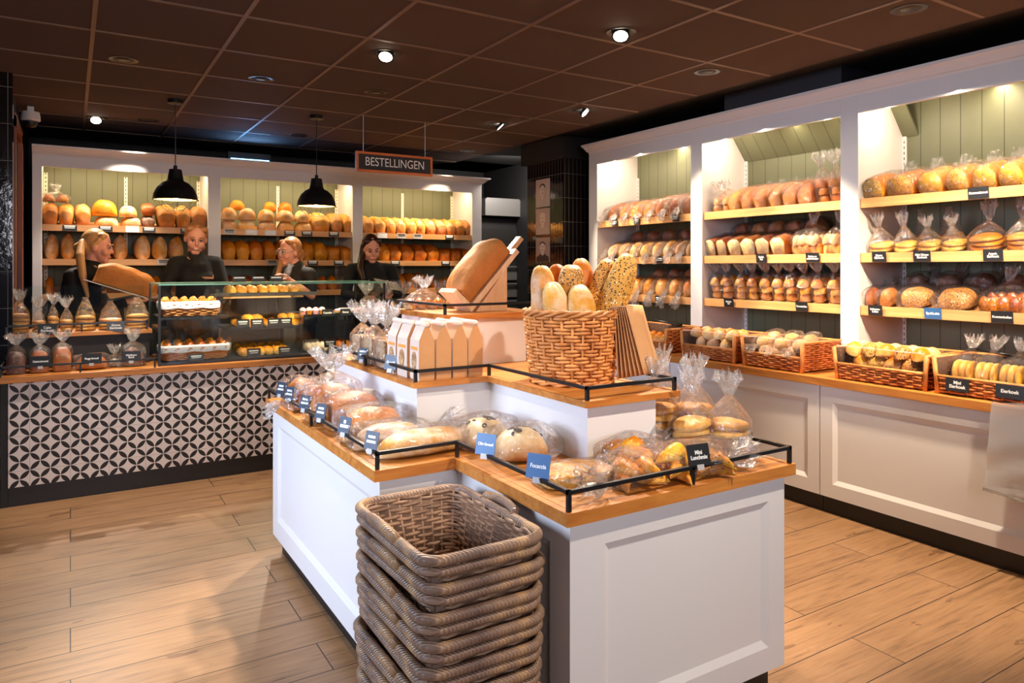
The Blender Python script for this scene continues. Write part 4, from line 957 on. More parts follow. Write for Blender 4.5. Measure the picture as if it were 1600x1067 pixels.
def walls(mb, Lx, Ly, H, taper, th=.004, m=1, fronth=None):
    a, b = Lx / 2, Ly / 2
    def wall(p, q, h):
        (x0, y0), (x1, y1) = p, q; t = taper; f = t + (1 - t) * h / H; n = Vector((y1 - y0, x0 - x1)).normalized() * th
        lo = [Vector((x0 * t, y0 * t, .002)), Vector((x1 * t, y1 * t, .002)), Vector((x1 * f, y1 * f, h)), Vector((x0 * f, y0 * f, h))]
        hi = [v - Vector((n.x, n.y, 0)) for v in lo]
        mb.add(lo + hi, [(0, 1, 2, 3), (7, 6, 5, 4), (0, 4, 5, 1), (2, 6, 7, 3), (1, 5, 6, 2), (0, 3, 7, 4)], m)
    wall((-a, -b), (a, -b), H); wall((a, -b), (a, b), H); wall((a, b), (-a, b), H); wall((-a, b), (-a, -b), fronth or H)
    mb.box(-a * taper, a * taper, -b * taper, b * taper, .002, .010, m)
def ring_pts(Lx, Ly, rad, z, step=.012): return [Vector((p.x, p.y, z)) for p, n in rrect(Lx, Ly, rad, step)]

# ---------------------------------------------------------------- shopping baskets stacked beside the island
SBX, SBY, SBH = .335, .495, .20
def sb_meshes():
    b = MB(); weave(b, SBX - .02, SBY - .02, SBH, 21, .74, .0056, .0046, .05, .021, z0=.012); walls(b, SBX - .024, SBY - .024, SBH - .01, .74)
    for i, (p, n) in enumerate(rrect(SBX - .02, SBY - .02, .05, .034)):
        b.tube([Vector((p.x * .74, p.y * .74, .012)), Vector((p.x, p.y, SBH))], .0045, 5)
    for k in range(9):
        x = (-.5 + (k + .5) / 9) * SBX * .70
        b.tube([Vector((x, -SBY * .36 + j * SBY * .72 / 20, .014 + .004 * (-1) ** (j + k))) for j in range(21)], .0055, 5)
    r1 = MB().tube(ring_pts(SBX, SBY, .055, SBH), .0135, 10, closed=True)
    r2 = MB().tube(ring_pts(SBX - .004, SBY - .004, .055, SBH - .0275), .0120, 10, closed=True)
    def hnd(s):
        x = s * (SBX / 2 + .012); return MB().tube([(x - s * .012, -.085, SBH + .002), (x, -.078, SBH + .016), (x + s * .004, -.03, SBH + .022), (x + s * .004, .03, SBH + .022), (x, .078, SBH + .016), (x - s * .012, .085, SBH + .002)], .0125, 9)
    return (b.mesh('basket_weave', [W_GREY, flat('grey_wicker_core', srgb(92, 66, 48), .8)], True), r1.mesh('basket_rim', W_WRAP, True), r2.mesh('basket_band', W_WRAP, True), hnd(-1).mesh('basket_handle', W_WRAP, True), hnd(1).mesh('basket_handle', W_WRAP, True))
SBM = sb_meshes()
SBL = ['empty grey wicker shopping basket on top of the stack beside the island'] + ['grey wicker shopping basket, %s from the top of the stack beside the island' % o for o in ORD[1:8]]
for i in range(8):
    t = thing('shopping_basket', SBL[i], 'basket', (.868 + .004 * math.sin(i * 2.1), 1.758 + .004 * math.cos(i * 1.3), .470 - .0666 * i), (0, 0, R([0, 1.2, -1, .6, -1.4, 1, -.5, .8][i])), 'stack of grey wicker shopping baskets')
    for nme, me in zip(('weave', 'rim', 'band', 'handle', 'handle'), SBM): obj(nme, me, t)

# ---------------------------------------------------------------- low-fronted baskets on the right worktop
def rb_meshes(W, D=.36, H=.17, fh=.085):
    b = MB(); keep = lambda p, z: z < fh or p.x > -D / 2 + .012
    weave(b, D, W, H, 13, .94, .0062, .0055, .02, .020, keep=keep, z0=.006); walls(b, D - .012, W - .012, H, .94, fronth=fh)
    for i, (p, n) in enumerate(rrect(D, W, .02, .04)):
        h = fh if p.x < -D / 2 + .012 else H
        b.tube([Vector((p.x * .94, p.y * .94, .004)), Vector((p.x * (.94 + .06 * h / H), p.y * (.94 + .06 * h / H), h))], .005, 5)
    top = MB(); a, c = D / 2, W / 2
    top.tube([(-a, -c, H), (a, -c, H), (a, c, H), (-a, c, H)], .009, 7); top.tube([(-a * .97, -c * .97, fh), (-a * .97, c * .97, fh)], .008, 7)
    posts = [MB().tube([(-a * .95, s_ * c * .95, 0), (-a, s_ * c, H + .004)], .011, 7).mesh('corner_post', W_HONEY, True) for s_ in (-1, 1)]
    pane = MB().box(-a + .004, -a + .007, -c + .012, c - .012, fh, H + .012)
    edge = MB().box(-a + .0035, -a + .0075, -c + .012, c - .012, H + .012, H + .0145)
    return b.mesh('weave', [W_RED, W_DARK], True), top.mesh('rim', W_HONEY, True), *posts, pane.mesh('acrylic_front', ACRYL, False), edge.mesh('acrylic_edge', LINEN, False)
RBK = [(958, 1040, 'low wicker basket of small rolls standing at the far end beside the pillar', False), (1064, 1147, 'low wicker basket with acrylic front holding pale round rolls', True), (1159, 1253, 'low wicker basket with acrylic front holding bagged brown rolls', True),
       (1303, 1447, 'low wicker basket with acrylic front holding mixed seeded rolls', True), (1459, 1640, 'low wicker basket of bagged egg cakes above the hanging plastic bags', False)]
rbs = []; X0 = 3.575
for u0, u1, lb, ac in RBK:
    y0, y1 = atx(u0, 570, X0).y, atx(u1, 570, X0).y; W = round(y0 - y1, 3); yc = (y0 + y1) / 2
    t = thing('wicker_basket', lb, 'basket', (X0 + .182, yc, .748), (0, 0, 0), 'low fronted wicker baskets on the right worktop')
    ms = rb_meshes(W)
    for nme, me in zip(('weave', 'rim', 'corner_post', 'corner_post', 'acrylic_front', 'acrylic_edge'), ms):
        if ac or not nme.startswith('acrylic'): obj(nme, me, t)
    rbs.append((X0 + .182, yc, W))
def fill(bi, n, desc, mats, rs=(.09, .07, .055), kind='bun', layers=2, name='bread_roll', grp='', seed=1):
    xc, yc, W = rbs[bi]; rng = random.Random(seed); k = 0; cols = max(2, int((W - .04) / rs[1]))
    for lay in range(layers):
        for rrow_ in range(3 if lay < 2 else 2):
            for c in range(cols - (1 if lay % 2 else 0)):
                if k >= n: return
                y = yc + (W - .045) / 2 - rs[1] / 2 - (c + (.5 if lay % 2 else 0)) * (W - .045) / cols; x = xc - .115 + rrow_ * .088 + (.02 if lay else 0)
                me = bread(rs[0], rs[1], rs[2], kind, mats[(k * 5 + c) % len(mats)], k % 5)
                lb = '%s, %s of the %s row, %s layer in the %s' % (desc, ORD[c], ['front', 'middle', 'back'][rrow_], ['bottom', 'middle', 'top'][lay if layers > 2 else (2 if lay else 0)], grp)
                single(name, me, lb, 'bread roll', (x, y, .764 + lay * rs[2] * .84), (0, R(rng.uniform(-12, 6)), rng.uniform(0, 3)), 'bread rolls in the ' + grp); k += 1
fill(0, 40, 'small golden roll', [K_GOLD, K_BUN], (.085, .07, .058), layers=3, grp='far basket', seed=3)
fill(1, 42, 'pale round roll', [K_PALE, K_OVAL], (.108, .088, .070), layers=3, grp='second basket', seed=4)
fill(2, 40, 'light roll', [K_PALE, K_BUN], (.10, .085, .066), layers=2, grp='third basket', seed=5)
fill(3, 48, 'mixed roll', [K_PALE, K_SEED, K_OVAL, K_BUN], (.112, .084, .070), layers=3, grp='fourth basket', seed=6)
xc, yc, W = rbs[2]
for i in range(3):
    product('bagged_rolls', 'clear bag of brown rolls, %s from the left lying in the third basket' % ORD[i], 'bread', (xc - .03, yc + W / 2 - .09 - i * .13, .886), (0, R(14), PI), [(bread(.10, .085, .055, 'bun', K_PALE, 2 + i), (dx, 0, .003), (0, 0, 0)) for dx in (-.05, .05)], filmmesh(film_lay, .21, .10, .066, .04, .05, i, 24, .0), 'bags of rolls in the third basket', 'roll')
xc, yc, W = rbs[4]
for i in range(5):
    y = yc + W / 2 - .075 - i * .105
    product('bagged_cakes', 'bag of upright egg cakes, %s from the left in the basket above the plastic bags' % ORD[i], 'cake', (xc - .04, y, .765), (0, R(4), 0), [(bread(.135, .135, .028, 'disc', K_CAKE, q), (0, -.032 + q * .032, .072), (R(80), 0, 0)) for q in range(3)], filmmesh(film_up, .078, .052, .15, .05, .06, i, 26, .034, True, (.05, 0)), 'bags of egg cakes in the near basket', 'cake')
for i, (u, v, tx, w_) in enumerate(((1494, 604, 'Mini\nEierkoek', .105), (1576, 614, 'Eierkoek', .115))):
    y = atx(u, v, X0 - .02).y
    card('black price card reading %s on the near basket rim' % tx.replace('\n', ' '), (X0 - .012, y, .772), -PI / 2, R(4), CARD, tx, w_=w_, h_=.062, size=.022, group='price cards on the baskets')
card('small black price card on the rim of the far roll basket', (X0 - .012, atx(1001, 545, X0).y, .785), -PI / 2, R(4), CARD, None, w_=.075, h_=.055, group='price cards on the baskets')
for i, (bi, dy) in enumerate(((0, 0), (4, .1))):
    xc, yc, W = rbs[bi]
    m = MB().loft([[Vector((x, y, .02 * math.sin(y * 20) + .0)) for x, y in ((-.05, -.12), (.05, -.10), (.05, .12), (-.05, .10))], [Vector((x, y, .012 + .02 * math.sin(y * 20))) for x, y in ((-.05, -.12), (.05, -.10), (.05, .12), (-.05, .10))]])
    single('folded_black_bag', m.mesh('folded', BLACK, True), ['folded black bag lying at the back of the far roll basket', 'folded black bag behind the basket of egg cakes'][i], 'bag', (xc + .11, yc + dy, .935), (0, 0, .3))
# hanging stack of clear plastic bags
p0 = atx(1548, 640, 3.50); y0 = p0.y; y1 = y0 - .34
def bagsheet(i):
    m = MB(); rows = []
    for a in range(15):
        z = .76 - .40 * a / 14; r = []
        for c in range(10):
            y = y0 - .34 * c / 9 + .03 * (a / 14); x = 3.512 - i * .004 + .006 * math.sin(a * 1.2 + c * .6 + i) * (a / 14); r.append(Vector((x - (.010 if a == 14 else 0), y, z - .01 * math.sin(c * .8 + i))))
        rows.append(r)
    m.loft(rows, 0, False, False, False); return m
t = thing('plastic_bag_pad', 'pad of clear plastic bags hanging from the right worktop edge', 'plastic bags', (3.5, y0, .78)); TO = Vector((3.5, y0, .78))
for i in range(3):
    o = part('bag_sheet', bagsheet(i), FILMSHEET, t, True); o.location = -TO
o = part('bottom_seam', MB().tube([(3.497, y0 + .03, .362), (3.49, y0 - .15, .350), (3.497, y1 + .03, .358)], .007, 6), FILMTUFT, t, True); o.location = -TO
o = part('hanging_strip', MB().box(3.50, 3.528, y1, y0, .735, .765), ACRYL, t); o.location = -TO

# ================================================================== goods on the island
IG = 'price cards on the island rails'
# baguette basket
bk = Vector((1.588, 2.155, MZ1))
t = thing('baguette_basket', 'tall round honey wicker basket of baguettes on the island', 'basket', bk)
b = MB(); N = 28
for k in range(19):
    z = .012 + k * .0128; rad = .146 + .026 * (z / .255)
    pts = []
    for i in range(N * 2):
        a = 2 * PI * i / (N * 2); s = (1 if ((i // 2) % 2) == ((k // 2) % 2) else -1) * (.8 if i % 2 else 1)
        q = rad + .0068 * s; pts.append(Vector((q * math.cos(a), q * math.sin(a), z + .001 * math.sin(i * 1.3 + k))))
    b.tube(pts, .0062, 6, closed=True)
for i in range(N):
    a = 2 * PI * (i * 2 + .5) / (N * 2); b.tube([(.146 * math.cos(a), .146 * math.sin(a), .004), (.172 * math.cos(a), .172 * math.sin(a), .252)], .0055, 5)
part('weave', b, W_HONEY, t, True)
part('liner', MB().lathe([(.001, .006), (.134, .006), (.162, .25), (.158, .25), (.130, .012), (.001, .012)], 40), W_DARK, t, True, 40)
rm = MB()
for j in range(3): rm.tube([((.175 + .007 * math.cos(i * .55 + j * 2.1)) * math.cos(2 * PI * i / 90), (.175 + .007 * math.cos(i * .55 + j * 2.1)) * math.sin(2 * PI * i / 90), .258 + .008 * math.sin(i * .55 + j * 2.1)) for i in range(90)], .0065, 6, closed=True)
part('braided_rim', rm, W_HONEY, t, True)
ft = MB()
for j in range(2): ft.tube([((.150 + .005 * math.cos(i * .5 + j * PI)) * math.cos(2 * PI * i / 90), (.150 + .005 * math.cos(i * .5 + j * PI)) * math.sin(2 * PI * i / 90), .009 + .005 * math.sin(i * .5 + j * PI)) for i in range(90)], .0055, 6, closed=True)
part('braided_foot', ft, W_HONEY, t, True)
# baguettes: (top u, v), (where it crosses the rim u), depth offset, material, width, label
def baguette(u, v, ub, dd, mat, W, lb, L=.46, kind='bag', sd=0, z_low=None):
    """dd = distance from the basket centre away from the viewer"""
    fw = Vector((SN, CS, 0)); dist = bk.dot(fw) + dd
    r_ = ray(u, v); top = Vector(r_) * dist; top.z = HC + r_[2] * dist
    r2 = ray(ub, 492); mid = Vector(r2) * (dist * .6 + bk.dot(fw) * .4); mid.z = HC + r2[2] * dist
    ax = (mid - top).normalized(); me = bread(L, W, W * .80, kind, mat, sd, amp=.045, n=25)
    c = top + ax * (L / 2); bot = top + ax * L
    if bot.z < MZ1 + .03:
        L2 = (top.z - MZ1 - .03) / -ax.z; me = bread(round(L2, 2), W, round(W * .8, 3), kind, mat, sd, amp=.045, n=25); c = top + ax * (L2 / 2)
    x = ax; up = -fw; y = up.cross(x).normalized(); zz = x.cross(y)
    o = single('baguette', me, lb, 'bread', (0, 0, 0), (0, 0, 0), 'baguettes in the round basket')
    o.matrix_world = Matrix.Translation(c - zz * (W * .4)) @ Matrix((x, y, zz)).transposed().to_4x4()
baguette(846, 414, 852, .02, K_BAG, .100, 'plain pale baguette at the left edge of the round basket', sd=1)
baguette(869, 412, 880, .09, K_GOLD, .088, 'golden baguette behind, second from the left in the round basket', sd=2)
baguette(893, 413, 893, -.01, K_SEED, .110, 'seeded baguette standing in the middle of the round basket', sd=3)
baguette(908, 401, 914, .10, K_GOLD, .094, 'tall golden baguette at the back of the round basket', sd=0)
baguette(954, 404, 930, .03, K_SEED, .102, 'shorter seeded baguette leaning right in the round basket', sd=1)
baguette(985, 398, 951, -.04, K_SEED, .106, 'longest seeded baguette leaning out right of the round basket', sd=2)
baguette(862, 446, 872, -.075, K_BAG, .102, 'floury split baguette at the front left of the round basket', sd=3)
baguette(905, 452, 908, -.085, K_BAG, .112, 'floury baguette low at the front of the round basket', sd=0)
# brown paper bags hanging on the basket rim
t = thing('paper_bag_bundle', 'bundle of brown paper bags hanging over the right side of the baguette basket', 'paper bags', (bk.x, bk.y, MZ1))
rt = Vector((CS, -SN, 0)); fw = Vector((SN, CS, 0))
for k in range(7):
    m = MB(); rows = []
    nb_ = rt * .78 - fw * .62; wb_ = fw * .78 + rt * .62
    base = rt * .178 - fw * .035 + nb_ * (.008 + .005 * k)
    for a in range(12):
        q = a / 11
        if q < .25: pr = Vector((-.022 * (1 - q / .25), 0, 0)).x; z = .268 + .016 * math.sin(q / .25 * PI / 2)
        else: pr = .012 * (k / 6) + (.012 + .055 * k / 6) * ((q - .25) / .75); z = .284 - .262 * (q - .25) / .75 + .02 * (k / 6) * q
        row = []
        for c in range(4):
            wd = (-.062 + .124 * c / 3) * (1.0)
            row.append(base + nb_ * pr + wb_ * (wd + .022 * k / 6 * (q if q > .25 else 0)) + Vector((0, 0, z)))
        rows.append(row)
    m.loft(rows, 0, False, False, False)
    o = part('paper_bag', m, PAPER, t, True); s = o.modifiers.new('thick', 'SOLIDIFY'); s.thickness = .0015
# granola bags
def gran():
    W, D, H = .062, .094, .150
    k = MB(); rings = []
    for z, fx, fy in ((0, .96, .97), (.006, 1, 1), (.06, 1.03, 1.0), (.11, 1.02, 1), (H, .97, .98)):
        rings.append([Vector((sx * W / 2 * fx, sy * D / 2 * fy, z)) for sx, sy in ((-1, -1), (1, -1), (1, 1), (-1, 1))])
    rings.append([Vector((sx * .010, sy * D / 2 * .98, .196)) for sx, sy in ((-1, -1), (1, -1), (1, 1), (-1, 1))])
    rings.append([Vector((sx * .004, sy * D / 2 * .98, .206)) for sx, sy in ((-1, -1), (1, -1), (1, 1), (-1, 1))])
    k.loft(rings); fs = k.f
    for i, f in enumerate(fs):
        c = sum((Vector(k.v[j]) for j in f), Vector()) / len(f)
        if c.x < -.006 and abs(c.y) < .02: k.m[i] = 1
    roll = MB().tube([(0, -D / 2, .207), (0, D / 2, .207)], .011, 9)
    lab = MB().box(-W / 2 * 1.04 - .0006, -W / 2 * 1.04 + .001, -.034, .034, .112, .124)
    win = MB()
    n = 18; win.add([(-W / 2 * 1.045 - .0012, .024 * math.cos(2 * PI * i / n), .072 + .034 * math.sin(2 * PI * i / n)) for i in range(n)] + [(-W / 2 * 1.0, .024 * math.cos(2 * PI * i / n), .072 + .034 * math.sin(2 * PI * i / n)) for i in range(n)],
        [tuple(range(n - 1, -1, -1))] + [(i, (i + 1) % n, n + (i + 1) % n, n + i) for i in range(n)])
    return k.mesh('bag_body', [PAPER, PAPERW], False), roll.mesh('rolled_top', PAPERW, True), lab.mesh('label_band', flat('orange_label', srgb(226, 150, 70), .5), False), win.mesh('window', K_NUTS, False)
GM = gran(); GP_ = []
xs = [1.135, 1.203, 1.271, 1.339]
for i, x in enumerate(xs): GP_.append((x, 2.492, 'kraft bag of granola, %s from the left in the row facing the near end' % ORD[i]))
for i, y in enumerate((2.596, 2.70)): GP_.append((1.128, y, 'kraft bag of granola with window on the left edge, %s behind the corner bag' % ORD[i]))
for i, x in enumerate((1.205, 1.273, 1.341)): GP_.append((x, 2.60, 'kraft bag of granola in the second row, %s from the left' % ORD[i]))
for x, y, lb in GP_:
    t = thing('granola_bag', lb, 'granola bag', (x, y, MZ1), (0, 0, random.uniform(-.05, .05)), 'kraft bags of granola on the island')
    for nme, me in zip(('bag_body', 'rolled_top', 'label_band', 'window'), GM): obj(nme, me, t)
for i, y in enumerate((2.84, 2.99, 3.14)):
    cs = [(bread(.11, .10, .012, 'flat', K_CRACK, q % 3), (-.034 + q * .0135, 0, .062), (0, PI / 2, 0)) for q in range(6)]
    product('bagged_crackers', 'clear bag of upright seeded crackers, %s behind the granola bags' % ORD[i], 'crackers', (1.135, y, MZ1), (0, 0, 0), cs, filmmesh(film_up, .052, .058, .125, .05, .085, i, 26, .05), 'bags of crackers on the island', 'cracker')
# bread stand with the giant loaf on the top tier
st = thing('bread_stand', 'slanted beech wood bread stand on the top tier of the island', 'stand', (1.53, 2.90, TZ1))
A = R(47); d1 = Vector((math.cos(A), 0, math.sin(A))); d2 = Vector((-math.sin(A), 0, math.cos(A)))
def plank(o_, L, T_, y0, y1):
    o_ = Vector(o_); m = MB(); P = lambda a, b_, y: o_ + d1 * a + d2 * b_ + Vector((0, y, 0))
    m.loft([[P(0, 0, y), P(L, 0, y), P(L, T_, y), P(0, T_, y)] for y in (y0, y1)]); return m
bevel(part('sloping_board', plank((0, 0, .0), .37, .024, -.075, .075), BEECH, st), .002)
bevel(part('handle', plank(d1 * .37 + Vector((0, 0, 0)), .085, .024, -.022, .022), wood('beech_along_x', srgb(206, 150, 100), srgb(228, 178, 128), 0), st), .003)
bevel(part('foot_ledge', plank(d2 * .024, .024, .105, -.075, .075), BEECH, st), .002)
wp = [(.035, 0), (.20, 0), (.20, .205)]
bevel(part('support_wedge', MB().loft([[Vector((x, y, z)) for x, z in wp] for y in (-.05, .05)]), BEECH, st), .002)
me = bread(.315, .15, .135, 'tin', K_GIANT, 1, n=25, m=26)
o = single('giant_loaf', me, 'giant golden tin loaf resting on the slanted wooden stand', 'bread', (0, 0, 0), (0, 0, 0))
o.matrix_world = Matrix.Translation(Vector((1.53, 2.90, TZ1)) + d1 * (.026 + .160) + d2 * .025) @ Matrix((d1, Vector((0, 1, 0)), d2)).transposed().to_4x4()
for i, (x, y) in enumerate(((1.44, 3.14), (1.66, 3.14))):
    product('bagged_rolls', 'long bag of soft rolls, %s from the left at the back of the top tier' % ORD[i], 'bread', (x, y, TZ1), (0, 0, 0), [(bread(.085, .045, .05, 'bun', K_BUN, q % 4), (-.075 + q * .05, 0, .003), (0, 0, PI / 2)) for q in range(4)], filmmesh(film_up, .105, .05, .052, .05, .05, i, 26, .04), 'bags of rolls on the top tier', 'roll')
# lower ledge, left side (from far to near)
def ledge(u, v, z=LZ1): return atz(u, v, z)
product('bagged_loaf', 'bagged oval loaf at the far left corner of the island', 'bread', (.92, 3.36, LZ1), (0, 0, -PI / 2), [(bread(.20, .13, .11, 'oval', K_GOLD, 1), (0, 0, .003), (0, 0, 0))], filmmesh(film_lay, .21, .14, .12, .05, .06, 1, 24, .03), 'bagged breads on the left ledge of the island')
product('bagged_loaf', 'bagged golden loaf second from the far left corner of the island', 'bread', (.93, 3.16, LZ1), (0, 0, PI), [(bread(.20, .13, .10, 'oval', K_BROWN, 2), (0, 0, .003), (0, 0, 0))], filmmesh(film_lay, .21, .14, .11, .05, .06, 2, 24, .03), 'bagged breads on the left ledge of the island')
product('bagged_loaf', 'large bagged seeded brown loaf with big film knot on the left ledge', 'bread', (.925, 2.92, LZ1), (0, 0, .1), [(bread(.22, .19, .145, 'oval', K_BROWN, 0), (0, 0, .003), (0, 0, 0))], filmmesh(film_up, .115, .105, .155, .045, .09, 0, 28, .075), 'bagged breads on the left ledge of the island')
product('bagged_loaf', 'bagged square brown loaf with striped sides on the left ledge', 'bread', (.945, 2.725, LZ1), (0, 0, 0), [(bread(.20, .145, .135, 'tin', K_BROWN, 2), (0, 0, .003), (0, 0, 0))], filmmesh(film_lay, .21, .155, .145, .035, .09, 5, 24, -.05), 'bagged breads on the left ledge of the island')
product('bagged_loaf', 'bagged crusty golden loaf behind the slate cards, middle of left ledge', 'bread', (.945, 2.51, LZ1), (0, 0, .12), [(bread(.235, .165, .115, 'oval', K_CHEESE, 1), (0, 0, .003), (0, 0, 0))], filmmesh(film_lay, .245, .178, .125, .05, .07, 3, 26, .0), 'bagged breads on the left ledge of the island')
product('bagged_loaf', 'bagged long flat floury loaf at the inner corner of the island', 'bread', (1.03, 2.235, LZ1), (0, 0, .06), [(bread(.36, .15, .075, 'oval', K_OVAL, 3), (0, 0, .003), (0, 0, 0))], filmmesh(film_lay, .37, .165, .085, .05, .07, 2, 28, .0), 'bagged breads on the left ledge of the island')
product('bagged_loaf', 'bagged flat floury loaf behind the long one, lower left ledge', 'bread', (.95, 2.37, LZ1), (0, 0, .05), [(bread(.25, .13, .08, 'oval', K_OVAL, 1), (0, 0, .003), (0, 0, 0))], filmmesh(film_lay, .26, .145, .09, .05, .11, 6, 28, -.03, tr=.05), 'bagged breads on the left ledge of the island')
# near ledge: olive breads, focaccia, lunch mix
def olive(x, y, rz, lb, sd, W=.19):
    t = product('bagged_olive_bread', lb, 'bread', (x, y, LZ1), (0, 0, rz), [(bread(W, W * .92, .098, 'bun', K_OLIVE, sd), (0, 0, .003), (0, 0, 0))], filmmesh(film_lay, W + .02, W * 1.02, .110, .05, .09, sd, 28, -.02, tr=.05), 'bagged olive breads on the near ledge')
    m = MB(); rng = random.Random(sd)
    for k in range(11):
        a, q = rng.uniform(0, 6.28), rng.uniform(.15, .75); px, py = W / 2 * q * math.cos(a), W * .46 * q * math.sin(a); pz = .101 * (1 - q ** 2.2) ** (1 / 2.2) * .98 + .002
        n = Vector((px / W ** 2 * 4, py / W ** 2 * 4, pz / .011)).normalized() if pz > 0 else Vector((0, 0, 1)); mt = Matrix.Translation((px, py, pz)) @ n.to_track_quat('Z', 'Y').to_matrix().to_4x4() @ Matrix.Rotation(a * 3, 4, 'Z')
        m.add([], []); s = MB().lathe([(.004, 0), (.0055, .0035), (.009, .0035), (.0095, 0)], 12) if k % 2 else MB().ell((0, 0, .001), (.010, .006, .004), 10, 6)
        s.xf(mt); m.add(s.v, s.f, 0)
    part('olives', m, OLIVE, t, True)['kind'] = 'stuff'
olive(1.235, 2.20, .25, 'bagged pale olive bread behind the blue card on the near ledge', 1)
olive(1.26, 1.99, -.2, 'second bagged olive bread between the two blue cards', 2, .185)
product('bagged_focaccia', 'bagged rectangular cheese focaccia behind the blue Focaccia card', 'bread', (1.262, 1.69, LZ1), (0, 0, -.15), [(bread(.23, .155, .042, 'flat', K_CHEESE, 1, amp=.07), (0, 0, .003), (0, 0, 0))], filmmesh(film_lay, .24, .165, .052, .05, .07, 1, 26, .0), None, 'focaccia')
K_CROIS = K_PASTRY
def pastry_bag(x, y, rz, lb, sd, n=7, W=.16, L=.20, mat=K_FLAKE):
    rng = random.Random(sd); cs = []
    for q in range(n): cs.append((bread(.13, .062, .050, 'crois', mat, q % 4, amp=.05, slices=6), ((q % 3 - 1) * .052, ((q * 2) % 3 - 1) * .040, .003 + .028 * (q // 3)), (0, R(rng.uniform(-8, 8)), rng.uniform(0, 3))))
    product('bagged_lunch_rolls', lb, 'bread', (x, y, LZ1), (0, 0, rz), cs, filmmesh(film_lay, L, W, .095, .05, .08, sd, 28, -.02, tr=.045), 'bags of small lunch rolls on the near ledge', 'lunch_roll')
pastry_bag(1.40, 1.60, PI + .3, 'bag of flaky lunch rolls on the near ledge beside the focaccia', 3)
pastry_bag(1.50, 1.73, .4, 'bag of flaky lunch rolls against the white riser of the near ledge', 4, 7)
pastry_bag(1.585, 1.575, -.25, 'bag of lunch rolls behind the black Mini Lunchmix card', 5, 7)
pastry_bag(1.69, 1.575, .2, 'bag of dark raisin lunch rolls right of the Mini Lunchmix card', 6, 4, .12, .14, K_RAISIN)
def stack(x, y, lb, n, r, sd, tilt=0, mat=K_CAKE, tuft=.07, neck=.075):
    cs = [(bread(round(r * 2, 3), round(r * 2, 3), .030, 'disc', mat, q), (.004 * math.sin(q * 2), .004 * math.cos(q), .003 + q * .0285), (0, tilt, q)) for q in range(n)]
    product('bagged_cakes', lb, 'cake', (x, y, LZ1), (0, 0, 0), cs, filmmesh(film_up, round(r * 1.06, 3), round(r * 1.06, 3), round(n * .029 + .008, 3), neck, tuft, sd, 28, .038), 'bags of stacked cakes on the right ledge of the island', 'cake')
stack(1.885, 1.675, 'bag of four stacked egg cakes at the right rail of the island', 4, .066, 1)
stack(1.88, 1.83, 'bag of five stacked egg cakes, middle of the right ledge', 5, .066, 2, tuft=.08)
stack(1.775, 1.90, 'bag of four flat cakes nearest the white riser on the right ledge', 5, .066, 3)
stack(1.89, 2.00, 'tall bag of stacked cakes behind on the right ledge', 6, .062, 4)
stack(1.79, 1.745, 'bag of leaning flat cakes behind the Mini Lunchmix card, next to the rail stack', 4, .064, 5, .22)
product('bagged_loaf', 'bagged raisin loaf under the far corner of the middle tier', 'bread', (1.885, 2.42, LZ1), (0, 0, PI / 2), [(bread(.22, .13, .145, 'oval', K_RAISIN, 1), (0, 0, .06), (0, 0, 0))], filmmesh(film_lay, .23, .14, .20, .04, .06, 1, 26, .0), None)
product('bagged_loaf', 'bagged seeded loaf between raisin loaf and stacked cakes on right ledge', 'bread', (1.885, 2.23, LZ1), (0, 0, 0), [(bread(.11, .09, .15, 'oval', K_SEED, 2), (0, 0, .003), (0, 0, 0))], filmmesh(film_up, .058, .05, .16, .04, .03, 1, 26, .03), None)
def facecard(u, v, z, line, yaw, lb, mat, tx, w_=.066, h_=.064, size=.013, rows=((.7, .14), (.6, .12))):
    ax, val = line; p = atx(u, v, val) if ax == 'x' else aty(u, v, val)
    return card(lb, (p.x, p.y, z), yaw, R(14), mat, tx, rows, w_, h_, size, True, IG)
lx = L[6][0] - .007; ny = L[0][1] - .007; nx = L[0][0] - .007
for i, u in enumerate((437, 450, 474, 499, 536, 578)):
    facecard(u, [607, 616, 632, 649, 672, 697][i], LZ1 + .052, ('x', lx), -PI / 2 + R(22), 'slate blue price card, %s from the far end of the left rail' % ORD[i], SLATE, None, .058, .058, rows=((.55, .14), (.7, .14)) if i != 4 else ((.2, .2), (.7, .18)))
facecard(757, 708, LZ1 + .052, ('x', nx), -PI / 2 + R(30), 'blue price card reading Olivebrood on the near left rail', BLUECARD, 'Olivebrood', .068, .064, .0125)
facecard(839, 747, LZ1 + .052, ('x', nx), -PI / 2 + R(30), 'blue price card reading Focaccia on the near left rail', BLUECARD, 'Focaccia', .070, .066, .0155)
facecard(1094, 727, LZ1 + .052, ('y', ny), R(-8), 'black price card reading Mini Lunchmix on the near rail', CARD, 'Mini\nLunchmix', .078, .062, .0165)
mx = Mi[6][0] - .006
facecard(565, 572, MZ1 + .02, ('x', mx), -PI / 2 + R(24), 'slate price card on the middle rail before the crackers', SLATE, None, .056, .054)
facecard(609, 588, MZ1 + .018, ('x', mx), -PI / 2 + R(26), 'slate price card reading Granola on the middle rail', SLATE, 'Granola', .062, .058, .0145)

